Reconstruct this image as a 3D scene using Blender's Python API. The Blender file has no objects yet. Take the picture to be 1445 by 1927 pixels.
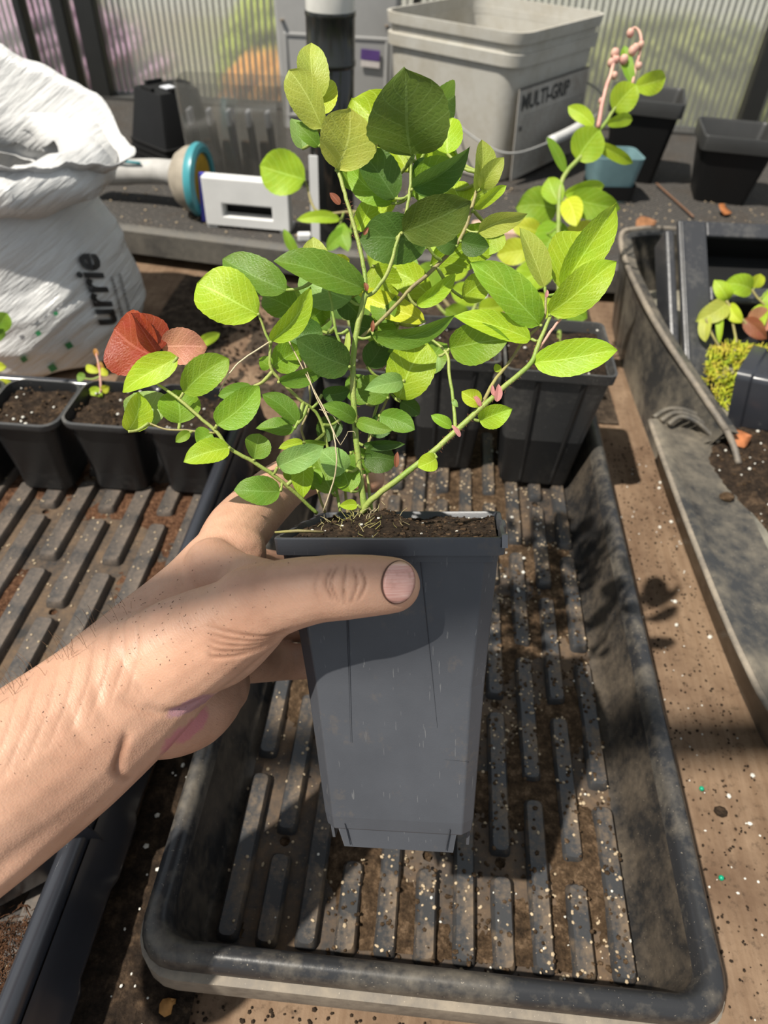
import bpy, bmesh, math, random
import numpy as np
from mathutils import Vector, Matrix, noise
from mathutils.bvhtree import BVHTree

# ------------------------------------------------------------------ camera
SC = bpy.context.scene
COL = SC.collection
F, CX, CY, H = 1336.0, 722.5, 963.5, 0.45
_vx = np.array([33484.0, 2805.0, -1336.0]); _vx /= np.linalg.norm(_vx)
_vy = np.array([157.5, -1243.5, 1336.0]); _vy -= _vx * _vx.dot(_vy); _vy /= np.linalg.norm(_vy)
_vz = np.cross(_vx, _vy)
if _vz[1] > 0: _vz = -_vz
M = np.array([_vx, _vy, _vz])            # world = M @ (right, down, forward)
CAM = np.array([0.0, 0.0, H])
cam_d = bpy.data.cameras.new('camera')
cam_d.sensor_fit = 'VERTICAL'; cam_d.sensor_height = 36.0; cam_d.lens = F / 1927.0 * 36.0
cam_d.clip_start = 0.01; cam_d.clip_end = 60
cam_d.dof.use_dof = True; cam_d.dof.focus_distance = 0.295; cam_d.dof.aperture_fstop = 12.5
cam = bpy.data.objects.new('camera', cam_d); COL.objects.link(cam)
CAMROT = Matrix([[M[i][0], -M[i][1], -M[i][2]] for i in range(3)])
cam.matrix_world = Matrix.Translation(Vector(CAM)) @ CAMROT.to_4x4()
SC.camera = cam

# ------------------------------------------------------------------ light
world = bpy.data.worlds.new('world'); SC.world = world; world.use_nodes = True
bg = world.node_tree.nodes['Background']
bg.inputs[0].default_value = (0.86, 0.93, 1.0, 1); bg.inputs[1].default_value = 0.52
sun_d = bpy.data.lights.new('sun', 'SUN'); sun_d.energy = 6.0; sun_d.angle = math.radians(1.0); sun_d.color = (1.0, 0.94, 0.84)
sun = bpy.data.objects.new('sun', sun_d); COL.objects.link(sun)
sun.rotation_euler = Vector((-0.40, -0.27, 0.87)).to_track_quat('Z', 'Y').to_euler()
sun.location = (-1.2, -0.8, 2.6)
SC.view_settings.view_transform = 'Standard'; SC.view_settings.look = 'None'
SC.view_settings.exposure = 0.12; SC.view_settings.gamma = 1.0; SC.view_settings.use_curve_mapping = False
SC.cycles.use_denoising = True
SC.cycles.max_bounces = 8; SC.cycles.transparent_max_bounces = 16
SC.cycles.caustics_refractive = False; SC.cycles.caustics_reflective = False
SC.cycles.sample_clamp_indirect = 6.0

# ------------------------------------------------------------------ helpers
R = math.radians
rnd = random.Random(7)
def P(px, py, z):
    """point of the place at distance z (metres along the view axis) in the direction of a photo pixel"""
    return Vector(CAM + (M @ np.array([(px - CX) / F, (py - CY) / F, 1.0])) * z)
def PZ(px, py, Z):
    r = M @ np.array([(px - CX) / F, (py - CY) / F, 1.0]); return Vector(CAM + r * ((Z - H) / r[2]))
def PY(px, py, Y):
    r = M @ np.array([(px - CX) / F, (py - CY) / F, 1.0]); return Vector(CAM + r * (Y / r[1]))
RIGHT = Vector(M[:, 0]); UP = -Vector(M[:, 1]); BACK = -Vector(M[:, 2])

def lin(c):
    return tuple(((x / 12.92) if x <= 0.04045 else ((x + 0.055) / 1.055) ** 2.4) for x in c)
def hexc(h): return lin(tuple(int(h[i:i + 2], 16) / 255 for i in (0, 2, 4)))

class N:
    """tiny node-tree writer"""
    def __init__(s, name):
        s.m = bpy.data.materials.new(name); s.m.use_nodes = True
        s.t = s.m.node_tree; s.b = s.t.nodes['Principled BSDF']; s.out = s.t.nodes['Material Output']
    def n(s, typ, props=None, **ins):
        nd = s.t.nodes.new(typ)
        for k, v in (props or {}).items(): setattr(nd, k, v)
        for k, v in ins.items(): s.set(nd, k.replace('_', ' '), v)
        return nd
    def set(s, nd, k, v):
        i = nd.inputs[int(k)] if k.isdigit() else nd.inputs[k]
        if isinstance(v, bpy.types.NodeSocket): s.t.links.new(v, i)
        else:
            if hasattr(i, 'default_value') and hasattr(i.default_value, '__len__') and hasattr(v, '__len__') and len(i.default_value) == 4 and len(v) == 3: v = (*v, 1)
            i.default_value = v
    def l(s, a, b): s.t.links.new(a, b)
    def obj(s): return s.n('ShaderNodeTexCoord').outputs['Object']
    def noise(s, vec, scale, detail=4, rough=0.6):
        nd = s.n('ShaderNodeTexNoise'); s.l(vec, nd.inputs['Vector']); nd.inputs['Scale'].default_value = scale
        nd.inputs['Detail'].default_value = detail; nd.inputs['Roughness'].default_value = rough; return nd.outputs['Fac']
    def ramp(s, fac, stops):
        nd = s.n('ShaderNodeValToRGB'); s.l(fac, nd.inputs[0]); e = nd.color_ramp.elements
        while len(e) < len(stops): e.new(0.5)
        for el, (p, c) in zip(e, stops):
            el.position = p; el.color = (*c, 1) if len(c) == 3 else c
        return nd.outputs[0]
    def mix(s, fac, a, b):
        nd = s.n('ShaderNodeMix', {'data_type': 'RGBA'})
        for i, v in ((0, fac), (6, a), (7, b)):
            if isinstance(v, bpy.types.NodeSocket): s.l(v, nd.inputs[i])
            elif i == 0: nd.inputs[0].default_value = v
            else: nd.inputs[i].default_value = (*v[:3], 1)
        return nd.outputs[2]
    def math(s, op, a, b=0.0, c=0.0, clamp=False):
        nd = s.n('ShaderNodeMath', {'operation': op, 'use_clamp': clamp})
        for i, v in enumerate((a, b, c)):
            if isinstance(v, bpy.types.NodeSocket): s.l(v, nd.inputs[i])
            else: nd.inputs[i].default_value = v
        return nd.outputs[0]
    def bump(s, h, strength=0.3, dist=0.002, normal=None):
        nd = s.n('ShaderNodeBump'); s.l(h, nd.inputs['Height']); nd.inputs['Strength'].default_value = strength; nd.inputs['Distance'].default_value = dist
        if normal is not None: s.l(normal, nd.inputs['Normal'])
        return nd.outputs[0]
    def base(s, c=None, rough=None, spec=None, normal=None, metal=None):
        for k, v in (('Base Color', c), ('Roughness', rough), ('Specular IOR Level', spec), ('Normal', normal), ('Metallic', metal)):
            if v is not None: s.set(s.b, k, v)
        return s.m

MATS = {}
def plain(name, c, rough=0.5, spec=0.5, var=0.12, scale=30.0, metal=None, bump=0.0):
    if name in MATS: return MATS[name]
    n = N(name); o = n.obj(); f = n.noise(o, scale)
    col = n.ramp(f, [(0.3, tuple(x * (1 - var) for x in c)), (0.7, tuple(min(1, x * (1 + var)) for x in c))])
    nm = n.bump(n.noise(o, scale * 6), bump, 0.001) if bump else None
    MATS[name] = n.base(col, rough, spec, nm, metal); return n.m

def dusty_plastic(name, c, dust, lo=0.48, hi=0.7, rough=0.42, scale=22.0, top=0.0):
    """black moulded plastic with a film of dried-on soil in irregular patches"""
    n = N(name); o = n.obj()
    a = n.noise(o, scale, 6, 0.65); b = n.noise(o, scale * 9, 3, 0.6)
    f = n.math('ADD', n.math('MULTIPLY', a, 0.75), n.math('MULTIPLY', b, 0.25))
    d = n.ramp(f, [(lo, (0, 0, 0)), (hi, (1, 1, 1))])
    sp = n.noise(o, 700, 1); spk = n.math('GREATER_THAN', sp, 0.74)
    col = n.mix(d, c, dust); col = n.mix(n.math('MULTIPLY', spk, 0.5), col, tuple(min(1, x * 1.7 + .03) for x in dust))
    r = n.math('MULTIPLY_ADD', d, 0.35, rough)
    n.base(col, r, 0.45, n.bump(b, 0.15, 0.001)); MATS[name] = n.m; return n.m

def soil_mat(name, c1, c2, c3, scale=120):
    n = N(name); o = n.obj(); a = n.noise(o, scale, 8, 0.75); v = n.n('ShaderNodeTexVoronoi', Scale=scale * 2.2); n.l(o, v.inputs['Vector'])
    col = n.ramp(a, [(0.32, c1), (0.52, c2), (0.72, c3)])
    h = n.math('ADD', a, n.math('MULTIPLY', v.outputs['Distance'], 0.5))
    n.base(col, 0.95, 0.15, n.bump(h, 0.9, 0.004)); MATS[name] = n.m; return n.m

BLACK = (0.0135, 0.0142, 0.0155)
m_tray = dusty_plastic('tray_plastic', (0.019, 0.0185, 0.0185), (0.115, 0.090, 0.064), 0.42, 0.70, 0.33)
m_trayrim = dusty_plastic('tray_rim_plastic', (0.023, 0.0235, 0.0255), (0.175, 0.150, 0.115), 0.46, 0.74, 0.30, 18)
m_lip = dusty_plastic('tray_dusty_lip', (0.09, 0.08, 0.07), (0.26, 0.22, 0.17), 0.35, 0.6, 0.5)
m_rib = dusty_plastic('tray_rib_plastic', (0.040, 0.0405, 0.042), (0.17, 0.120, 0.075), 0.48, 0.66, 0.33, 30)
m_floor = dusty_plastic('tray_floor_soiled', (0.024, 0.021, 0.019), (0.135, 0.088, 0.052), 0.40, 0.64, 0.6, 26)
m_ribl = dusty_plastic('left_tray_rib', (0.050, 0.047, 0.045), (0.15, 0.115, 0.088), 0.42, 0.68, 0.4, 34)
m_newtray = plain('new_black_plastic', (0.030, 0.032, 0.039), 0.24, 0.6, 0.1)
m_pot = dusty_plastic('pot_black_plastic', (0.0125, 0.0128, 0.0135), (0.05, 0.045, 0.04), 0.55, 0.85, 0.42)
m_potrim_lit = dusty_plastic('pot_rim_lit_plastic', (0.050, 0.050, 0.050), (0.16, 0.15, 0.13), 0.5, 0.8, 0.38)  # base lighter than the walls: rim highlight painted into the colour, plus dust
m_soil = soil_mat('potting_soil', (0.010, 0.0075, 0.006), (0.040, 0.027, 0.018), (0.13, 0.085, 0.052))
m_soil_tan = soil_mat('dry_soil_crumbs', (0.024, 0.016, 0.010), (0.095, 0.060, 0.034), (0.27, 0.18, 0.11), 160)
m_soil_red = soil_mat('red_coir_fibre', (0.03, 0.014, 0.008), (0.135, 0.066, 0.036), (0.30, 0.17, 0.10), 200)
m_perlite = plain('perlite_white', (0.62, 0.60, 0.54), 0.8, 0.2)
m_grit = plain('tan_grit', (0.42, 0.33, 0.22), 0.8, 0.2, 0.35, 60)

def obj(name, me, m=None, parent=None, loc=None):
    o = bpy.data.objects.new(name, me); COL.objects.link(o)
    if m is not None and len(me.materials) == 0: me.materials.append(m)
    if parent is not None: o.parent = parent
    if loc is not None: o.location = loc
    return o
def tag(o, label=None, cat=None, group=None, kind=None):
    if label: o['label'] = label
    if cat: o['category'] = cat
    if group: o['group'] = group
    if kind: o['kind'] = kind
    return o
def thing(name, label, cat, loc=(0, 0, 0), rz=0.0, group=None):
    o = bpy.data.objects.new(name, None); COL.objects.link(o); o.empty_display_size = 0.02
    o.location = loc; o.rotation_euler = (0, 0, rz); return tag(o, label, cat, group)

class MB:
    def __init__(s): s.v = []; s.f = []; s.uv = None
    def add(s, vs, fs):
        k = len(s.v); s.v += [tuple(v) for v in vs]; s.f += [tuple(i + k for i in f) for f in fs]; return s
    def box(s, c, d, rot=None, taper=1.0):
        x, y, z = (a / 2 for a in d); vs = []
        for sz, t in ((-1, 1.0), (1, taper)):
            for sx, sy in ((-1, -1), (1, -1), (1, 1), (-1, 1)):
                p = Vector((sx * x * t, sy * y * t, sz * z)); p = rot @ p if rot else p; vs.append(p + Vector(c))
        return s.add(vs, [(3, 2, 1, 0), (4, 5, 6, 7), (0, 1, 5, 4), (1, 2, 6, 5), (2, 3, 7, 6), (3, 0, 4, 7)])
    def loft(s, rings, cap0=True, cap1=True, closed=True):
        k = len(rings[0]); vs = [p for r in rings for p in r]; fs = []
        for i in range(len(rings) - 1):
            for j in range(k if closed else k - 1):
                a, b = i * k + j, i * k + (j + 1) % k
                fs.append((a, b, b + k, a + k))
        if cap0: fs.append(tuple(reversed(range(k))))
        if cap1: fs.append(tuple(range((len(rings) - 1) * k, len(rings) * k)))
        return s.add(vs, fs)
    def tube(s, pts, rad, n=8, cap=True):
        pts = [Vector(p) for p in pts]
        if not hasattr(rad, '__len__'): rad = [rad] * len(pts)
        rings = []; ref = None
        for i, p in enumerate(pts):
            t = (pts[min(i + 1, len(pts) - 1)] - pts[max(i - 1, 0)]).normalized()
            if ref is None:
                ref = t.orthogonal().normalized()
            ref = (ref - t * ref.dot(t)).normalized(); b = t.cross(ref)
            rings.append([p + (ref * math.cos(a) + b * math.sin(a)) * rad[i] for a in (2 * math.pi * q / n for q in range(n))])
        return s.loft(rings, cap, cap)
    def lathe(s, prof, n=24, c=(0, 0, 0), cap0=False, cap1=False):
        return s.loft([[(c[0] + r * math.cos(a), c[1] + r * math.sin(a), c[2] + z) for a in (2 * math.pi * q / n for q in range(n))] for r, z in prof], cap0, cap1)
    def blob(s, c, r, n=6, k=5, squash=(1, 1, 1), rot=None):
        rings = []
        for i in range(1, k):
            ph = math.pi * i / k; rr = []
            for q in range(n):
                a = 2 * math.pi * q / n
                p = Vector((r * squash[0] * math.sin(ph) * math.cos(a), r * squash[1] * math.sin(ph) * math.sin(a), -r * squash[2] * math.cos(ph)))
                rr.append((rot @ p if rot else p) + Vector(c))
            rings.append(rr)
        return s.loft(rings)
    def mesh(s, name, smooth=False, ang=None):
        me = bpy.data.meshes.new(name); me.from_pydata(s.v, [], s.f); me.update()
        if smooth:
            me.polygons.foreach_set('use_smooth', [True] * len(me.polygons))
            if ang: me.set_sharp_from_angle(angle=R(ang))
        return me
    def build(s, name, m, parent=None, smooth=False, ang=None, loc=None, bevel=0.0):
        o = obj(name, s.mesh(name, smooth, ang), m, parent, loc)
        if bevel:
            b = o.modifiers.new('bevel', 'BEVEL'); b.width = bevel; b.segments = 2; b.limit_method = 'ANGLE'; b.angle_limit = R(40)
        return o

def rrect(hx, hy, r, z, n=5, cx=0.0, cy=0.0):
    """ring of a rounded rectangle, counter-clockwise"""
    pts = []
    for sx, sy, a0 in ((1, 1, 0), (-1, 1, 90), (-1, -1, 180), (1, -1, 270)):
        for i in range(n + 1):
            a = R(a0 + 90 * i / n); pts.append((cx + sx * (hx - r) + r * math.cos(a), cy + sy * (hy - r) + r * math.sin(a), z))
    return pts
def smooth_path(pts, k=6):
    """Catmull-Rom through control points"""
    pts = [Vector(p) for p in pts]; out = []
    for i in range(len(pts) - 1):
        p0, p1, p2, p3 = pts[max(i - 1, 0)], pts[i], pts[i + 1], pts[min(i + 2, len(pts) - 1)]
        for j in range(k):
            t = j / k
            out.append(0.5 * ((2 * p1) + (p2 - p0) * t + (2 * p0 - 5 * p1 + 4 * p2 - p3) * t * t + (3 * p1 - p0 - 3 * p2 + p3) * t ** 3))
    out.append(pts[-1]); return out
def heightfield(mb, x0, x1, y0, y1, nx, ny, fn):
    vs = [(x0 + (x1 - x0) * i / nx, y0 + (y1 - y0) * j / ny, fn(x0 + (x1 - x0) * i / nx, y0 + (y1 - y0) * j / ny)) for j in range(ny + 1) for i in range(nx + 1)]
    return mb.add(vs, [(j * (nx + 1) + i, j * (nx + 1) + i + 1, (j + 1) * (nx + 1) + i + 1, (j + 1) * (nx + 1) + i) for j in range(ny) for i in range(nx)])
def nz(x, y, z=0.0, s=1.0): return noise.noise(Vector((x * s, y * s, z)))
def grains(name, m, parent, spots, rng, squash=0.7, n=5):
    """many little crumbs joined in one uncountable object; spots = (x, y, z, radius)"""
    mb = MB()
    for x, y, z, r in spots:
        q = Matrix.Rotation(rng.uniform(0, 6.28), 3, 'Z')
        mb.blob((x, y, z), r, n, 4, (rng.uniform(.7, 1.4), rng.uniform(.7, 1.2), squash), q)
    o = mb.build(name, m, parent, smooth=True); o['kind'] = 'stuff'; return o

# ------------------------------------------------------------------ the setting
def bench_mat():
    n = N('bench_board'); o = n.obj(); a = n.noise(o, 9, 6, 0.65); b = n.noise(o, 160, 4, 0.7)
    w = n.n('ShaderNodeMapping'); n.l(o, w.inputs[0]); w.inputs['Scale'].default_value = (60, 4, 4); g = n.noise(w.outputs[0], 3, 4)
    col = n.ramp(g, [(0.3, (0.175, 0.112, 0.068)), (0.7, (0.250, 0.172, 0.112))])
    col = n.mix(n.ramp(a, [(0.42, (0, 0, 0)), (0.66, (.9, .9, .9))]), col, (0.095, 0.056, 0.034))
    col = n.mix(n.ramp(b, [(0.55, (0, 0, 0)), (0.72, (0.8, 0.8, 0.8))]), col, (0.05, 0.032, 0.02))
    return n.base(col, 0.85, 0.25, n.bump(b, 0.3, 0.002))
mb = MB(); mb.box((0.0, 0.38, -0.01), (1.9, 1.24, 0.02))
bench = mb.build('floor', bench_mat()); bench['kind'] = 'structure'
tag(bench, 'brown soil-stained board top of the potting bench under the trays', 'bench top')

# mesh shelf behind the bench
def mesh_mat():
    n = N('wire_mesh_dusty'); o = n.obj(); c = n.n('ShaderNodeTexChecker', Scale=230); n.l(o, c.inputs[0])
    a = n.noise(o, 14, 6, 0.7); b = n.noise(o, 260, 2)
    col = n.mix(c.outputs[1], (0.020, 0.019, 0.018), (0.080, 0.073, 0.066))
    col = n.mix(n.ramp(a, [(0.5, (0, 0, 0)), (0.75, (0.8, 0.8, 0.8))]), col, (0.045, 0.032, 0.022))
    col = n.mix(n.ramp(b, [(0.62, (0, 0, 0)), (0.7, (.8, .8, .8))]), col, (0.27, 0.24, 0.20))
    return n.base(col, 0.75, 0.3, n.bump(c.outputs[1], 0.4, 0.002))
SH = 0.05
shelf = thing('mesh_shelf', 'dark mesh-topped shelf with a dusty metal edge along the greenhouse wall', 'shelf', (0, 1.0, 0))
ang = math.atan2(-0.036, 0.275)
mb = MB(); q = [(-1.05, 0.055), (-0.43, -0.031), (-0.155, -0.067), (0.10, -0.055), (1.05, -0.02)]
top = [(x, y, SH) for x, y in q] + [(1.05, 0.612, SH), (-1.05, 0.612, SH)]
mb.loft([[(x, y, z - 0.004) for x, y, z in top], top]); mb.build('mesh_top', mesh_mat(), shelf)
mb = MB(); rings = []
for x, y in q: rings.append([(x, y - 0.012, SH - 0.034), (x, y + 0.004, SH - 0.034), (x, y + 0.004, SH + 0.001), (x, y - 0.008, SH + 0.003), (x, y - 0.013, SH - 0.002)])
mb.loft(rings); mb.build('front_rail', dusty_plastic('shelf_rail_metal', (0.05, 0.05, 0.05), (0.17, 0.155, 0.13), 0.35, 0.7, 0.55, 14), shelf)
for x in (-0.95, -0.5, 0.0, 0.5, 0.95):
    MB().box((x, 0.03 if x < -.4 else 0.0, 0.008), (0.03, 0.05, 0.016)).build('foot', plain('shelf_foot', (0.012, 0.012, 0.012), 0.6), shelf)

# greenhouse wall: twin-wall polycarbonate between dark glazing bars
WY = 1.63
def poly_mat():
    n = N('polycarbonate_sheet')
    tr = n.n('ShaderNodeBsdfTransparent', Color=(0.93, 0.94, 0.93)); rf = n.n('ShaderNodeBsdfRefraction', Color=(0.95, 0.95, 0.94), Roughness=0.22, IOR=1.06)
    tl = n.n('ShaderNodeBsdfTranslucent', Color=(0.85, 0.86, 0.84)); gl = n.n('ShaderNodeBsdfGlossy', Color=(0.9, 0.9, 0.9), Roughness=0.15)
    df = n.n('ShaderNodeBsdfDiffuse', Color=(0.62, 0.62, 0.58))
    def mx(f, a, b):
        s = n.n('ShaderNodeMixShader'); s.inputs[0].default_value = f; n.l(a.outputs[0], s.inputs[1]); n.l(b.outputs[0], s.inputs[2]); return s
    a = mx(0.65, tr, rf); a = mx(0.10, a, tl); a = mx(0.20, a, df); a = mx(0.04, a, gl)
    n.l(a.outputs[0], n.out.inputs[0]); return n.m
m_poly = poly_mat()
m_flute = N('polycarbonate_web'); _t = m_flute.n('ShaderNodeBsdfTransparent', Color=(0.9, 0.9, 0.88)); _d = m_flute.n('ShaderNodeBsdfDiffuse', Color=(0.80, 0.79, 0.75)); _s = m_flute.n('ShaderNodeMixShader'); _s.inputs[0].default_value = 0.70
m_flute.l(_t.outputs[0], _s.inputs[1]); m_flute.l(_d.outputs[0], _s.inputs[2]); m_flute.l(_s.outputs[0], m_flute.out.inputs[0]); m_flute = m_flute.m
wall = bpy.data.objects.new('wall_back', None); COL.objects.link(wall); wall.location = (0, WY, 0); wall['kind'] = 'structure'
tag(wall, 'ribbed clear polycarbonate greenhouse wall with dark glazing bars', 'wall')
bars = [(PY(40, 0, WY).x, 0.016), (PY(115, 0, WY).x, 0.024), (PY(165, 0, WY).x, 0.038), (PY(785, 0, WY).x, 0.012), (PY(1445, 60, WY).x + .012, 0.034), (1.15, 0.03), (-1.15, 0.03)]
m_bar = plain('glazing_bar_dark', (0.016, 0.016, 0.014), 0.45, 0.5)
for x, w in bars:
    MB().box((x, -0.012, 0.53), (w, 0.03, 1.06)).build('glazing_bar', m_bar, wall, bevel=0.003)
xs = [-1.15, bars[2][0], bars[3][0], bars[4][0], 1.15]
for a, b in zip(xs, xs[1:]):
    MB().box(((a + b) / 2, 0.006, 0.55), (b - a - 0.006, 0.0012, 1.0)).build('sheet_panel', m_poly, wall)
    mb = MB(); k = int((b - a) / 0.0125)
    for i in range(k):
        x = a + (b - a) * (i + .5) / k; mb.box((x, 0.010, 0.55), (0.0042, 0.006, 1.0))
    o = mb.build('sheet_web', m_flute, wall); o['kind'] = 'stuff'
MB().box((0, -0.006, 0.03), (2.3, 0.05, 0.05)).build('bottom_rail', plain('wall_rail', (0.05, 0.048, 0.044), 0.5), wall)
MB().box((0, -0.006, 1.06), (2.3, 0.05, 0.05)).build('top_rail', plain('wall_rail', (0.05, 0.048, 0.044), 0.5), wall)

# what stands outside behind the sheet
mb = MB(); heightfield(mb, -9, 9, 1.6, 22, 30, 30, lambda x, y: -0.75 + 0.06 * nz(x, y, 1, .6))
gm = N('garden_ground'); _o = gm.obj(); _a = gm.noise(_o, 0.8, 5)
g = mb.build('ground_outside', gm.base(gm.ramp(_a, [(0.4, (0.34, 0.30, 0.23)), (0.6, (0.30, 0.31, 0.15))]), 0.95)); g['kind'] = 'structure'
tag(g, 'brown and olive garden ground seen dimly through the sheet', 'ground')
def mound(name, label, cat, c, r, colr, seed):
    t = thing(name, label, cat, (c[0], c[1], c[2]))
    rg = random.Random(seed); m = MB()
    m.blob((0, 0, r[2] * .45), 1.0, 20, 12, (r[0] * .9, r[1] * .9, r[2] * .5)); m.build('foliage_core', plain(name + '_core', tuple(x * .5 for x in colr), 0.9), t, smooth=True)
    m = MB()
    for i in range(420):
        a = rg.uniform(0, 6.283); h = rg.uniform(0, 1); s = math.sqrt(max(0, 1 - (2 * h - 1) ** 2))
        p = (r[0] * s * math.cos(a) * .97, r[1] * s * math.sin(a) * .97, r[2] * h)
        m.blob(p, rg.uniform(.03, .06), 5, 4, (1, 1, .6))
    o = m.build('foliage', plain(name + '_leaf', colr, 0.8, 0.3, 0.35, 9), t, smooth=True); o['kind'] = 'stuff'
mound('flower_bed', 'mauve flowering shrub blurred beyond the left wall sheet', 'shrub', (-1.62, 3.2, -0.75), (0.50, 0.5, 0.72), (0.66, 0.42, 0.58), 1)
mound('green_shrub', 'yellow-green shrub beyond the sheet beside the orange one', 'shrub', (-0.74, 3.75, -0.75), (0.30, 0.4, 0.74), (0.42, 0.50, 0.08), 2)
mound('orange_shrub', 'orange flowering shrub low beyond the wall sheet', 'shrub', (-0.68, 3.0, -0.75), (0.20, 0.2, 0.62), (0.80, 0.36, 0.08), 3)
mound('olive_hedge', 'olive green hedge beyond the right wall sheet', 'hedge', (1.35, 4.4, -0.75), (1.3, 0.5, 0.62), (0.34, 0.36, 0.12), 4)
ps = MB().box((1.2, 8.0, -0.25), (9.0, 0.1, 1.6)).build('garden_wall', plain('white_render', (.85, .85, .83), .8)); tag(ps, 'pale rendered garden wall far beyond the hedge', 'wall', kind='structure')
# purlin of the greenhouse roof overhead; its shadow crosses the hand and the bench
rp = MB().box((0, 0, 0), (2.6, 0.031, 0.028), Matrix.Rotation(math.atan2(.0245, .17), 3, 'Z')).build('trim_1', m_bar, loc=(-.558, -.154, 1.3)); tag(rp, 'dark roof purlin of the greenhouse overhead', 'roof bar', kind='structure')

# ------------------------------------------------------------------ seed trays
def seed_tray(label, cx, cy, rz, hx, hy, mats, group=None, ncol=11, floor_z=0.008, rw=0.0064, seed=0, slope=0.0225):
    mbody, mrim, mribm, mfl = mats
    t = thing('seed_tray', label, 'tray', (cx, cy, 0), rz, group)
    rings = [rrect(hx - o, hy - o, max(r, .004), z) for o, z, r in
             ((0.022, 0.0005, .014), (0.020, 0.001, .014), (0.010, 0.046, .017), (0.001, 0.047, .020), (0.0, 0.051, .020), (0.001, 0.0565, .020), (0.0035, 0.060, .019), (0.0068, 0.0612, .018), (0.0100, 0.0595, .016), (0.0122, 0.056, .014), (0.0135, 0.050, .013))]
    MB().loft(rings, True, False).build('rim', mrim, t, smooth=True, ang=60)
    rings = [rrect(hx - o * slope / .0225, hy - o, r, z) for o, z, r in ((0.0135, 0.050, .013), (0.0175, 0.020, .012), (0.0200, 0.011, .011), (0.0235, floor_z, .010))]; rings[0] = rrect(hx - .0135, hy - .0135, .013, .050)
    MB().loft(rings, False, False).build('side_wall', mbody, t, smooth=True, ang=60)
    fx, fy = hx - slope, hy - 0.0225
    sp = 2 * (fx - 0.008) / (ncol - 1)
    # floor strips with real drain holes in every second column
    fl = MB(); hole_w = 0.0046; holes = []
    edges = [-fx] + [-(fx - 0.008) + sp * (i + .5) for i in range(ncol - 1)] + [fx]
    for c in range(ncol):
        x0, x1, xm = edges[c], edges[c + 1], -(fx - 0.008) + sp * c
        if c % 2 == 0:
            fl.add([(x0, -fy, floor_z), (x1, -fy, floor_z), (x1, fy, floor_z), (x0, fy, floor_z)], [(0, 1, 2, 3)]); continue
        y = -fy
        k = 0
        while True:
            yh = -fy + 0.060 + 0.1085 * k; k += 1
            if yh + hole_w > fy: break
            fl.add([(x0, y, floor_z), (x1, y, floor_z), (x1, yh - hole_w, floor_z), (x0, yh - hole_w, floor_z)], [(0, 1, 2, 3)])
            a, b = yh - hole_w, yh + hole_w
            fl.add([(x0, a, floor_z), (xm - hole_w, a, floor_z), (xm - hole_w, b, floor_z), (x0, b, floor_z), (xm + hole_w, a, floor_z), (x1, a, floor_z), (x1, b, floor_z), (xm + hole_w, b, floor_z)], [(0, 1, 2, 3), (4, 5, 6, 7)])
            sq = [(xm + hole_w * sx, yh + hole_w * sy, floor_z) for sx, sy in ((1, 0), (1, 1), (0, 1), (-1, 1), (-1, 0), (-1, -1), (0, -1), (1, -1))]
            cr = [(xm + 0.0034 * math.cos(R(45 * i)), yh + 0.0034 * math.sin(R(45 * i)), floor_z + 0.0004) for i in range(8)]
            dn = [(xm + 0.0030 * math.cos(R(45 * i)), yh + 0.0030 * math.sin(R(45 * i)), floor_z - 0.006) for i in range(8)]
            fl.loft([sq, cr, dn], False, False); holes.append((xm, yh)); y = b
        fl.add([(x0, y, floor_z), (x1, y, floor_z), (x1, fy, floor_z), (x0, fy, floor_z)], [(0, 1, 2, 3)])
    fl.build('tray_floor', mfl, t)
    cache = {}; segs = []
    def rib(x, y0, y1):
        L = round(y1 - y0, 4)
        if L not in cache:
            w, h = rw, 0.0066
            cache[L] = MB().loft([rrect(w + e, L / 2 + e, .003, z, 2) for e, z in ((0, 0), (-0.0006, h * .7), (-0.0018, h))], False, True).mesh('rib', True, 50)
            cache[L].materials.append(mribm)
        obj('rib', cache[L], None, t, (x, (y0 + y1) / 2, floor_z)); segs.append((x, y0, y1))
    for c in range(ncol):
        x = -(fx - 0.008) + sp * c
        y = -fy + (0.003 if c % 2 == 0 else -0.045)
        while y < fy - 0.02:
            a, b = max(y, -fy + 0.002), min(y + 0.0965, fy - 0.002)
            if b - a > 0.02: rib(x, a, b)
            y += 0.1085
    return t, fx, fy, segs
def on_tray(segs, x, y, fz=0.008):
    for sx, a, b in segs:
        if abs(x - sx) < .0058 and a < y < b: return fz + .0064
    return fz
TX, TY = 0.0265, 0.3655
ctray, fx, fy, segs = seed_tray('worn black seed tray in the middle with a ribbed soil-dusted floor', TX, TY, 0, 0.1440, 0.2745, (m_tray, m_trayrim, m_rib, m_floor), slope=0.0275)
rings = [rrect(0.1440 + o, 0.2745 + o, .023, z) for o, z in ((-0.006, 0.020), (0.0005, 0.022), (0.003, 0.028), (0.0025, 0.044), (-0.004, 0.046))]
MB().loft(rings, False, False).build('lower_lip', m_lip, ctray, smooth=True, ang=60)['label'] = 'tan dusty lower lip of an identical tray nested beneath'
rg = random.Random(3); sp = []; sp2 = []; sp3 = []
while len(sp) < 2100:
    x, y = rg.uniform(-fx, fx), rg.uniform(-fy, fy)
    w = 0.35 + 0.65 * (nz(x, y, 3, 14) > -0.1); w *= 1.0 if x > -0.06 else 0.35
    if rg.random() > w: continue
    sp.append((x, y, on_tray(segs, x, y) + .0004, rg.uniform(.0005, .0013)))
for _ in range(300):
    x, y = rg.uniform(-fx * .75, fx), rg.uniform(-fy, fy)
    if nz(x, y, 11, 20) < -.05 or (x < 0 and rg.random() < .6): continue
    sp2.append((x, y, on_tray(segs, x, y) + .0006, rg.uniform(.0010, .0026) if (y > -.03 and rg.random() < .45) else rg.uniform(.0005, .0010)))
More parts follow.
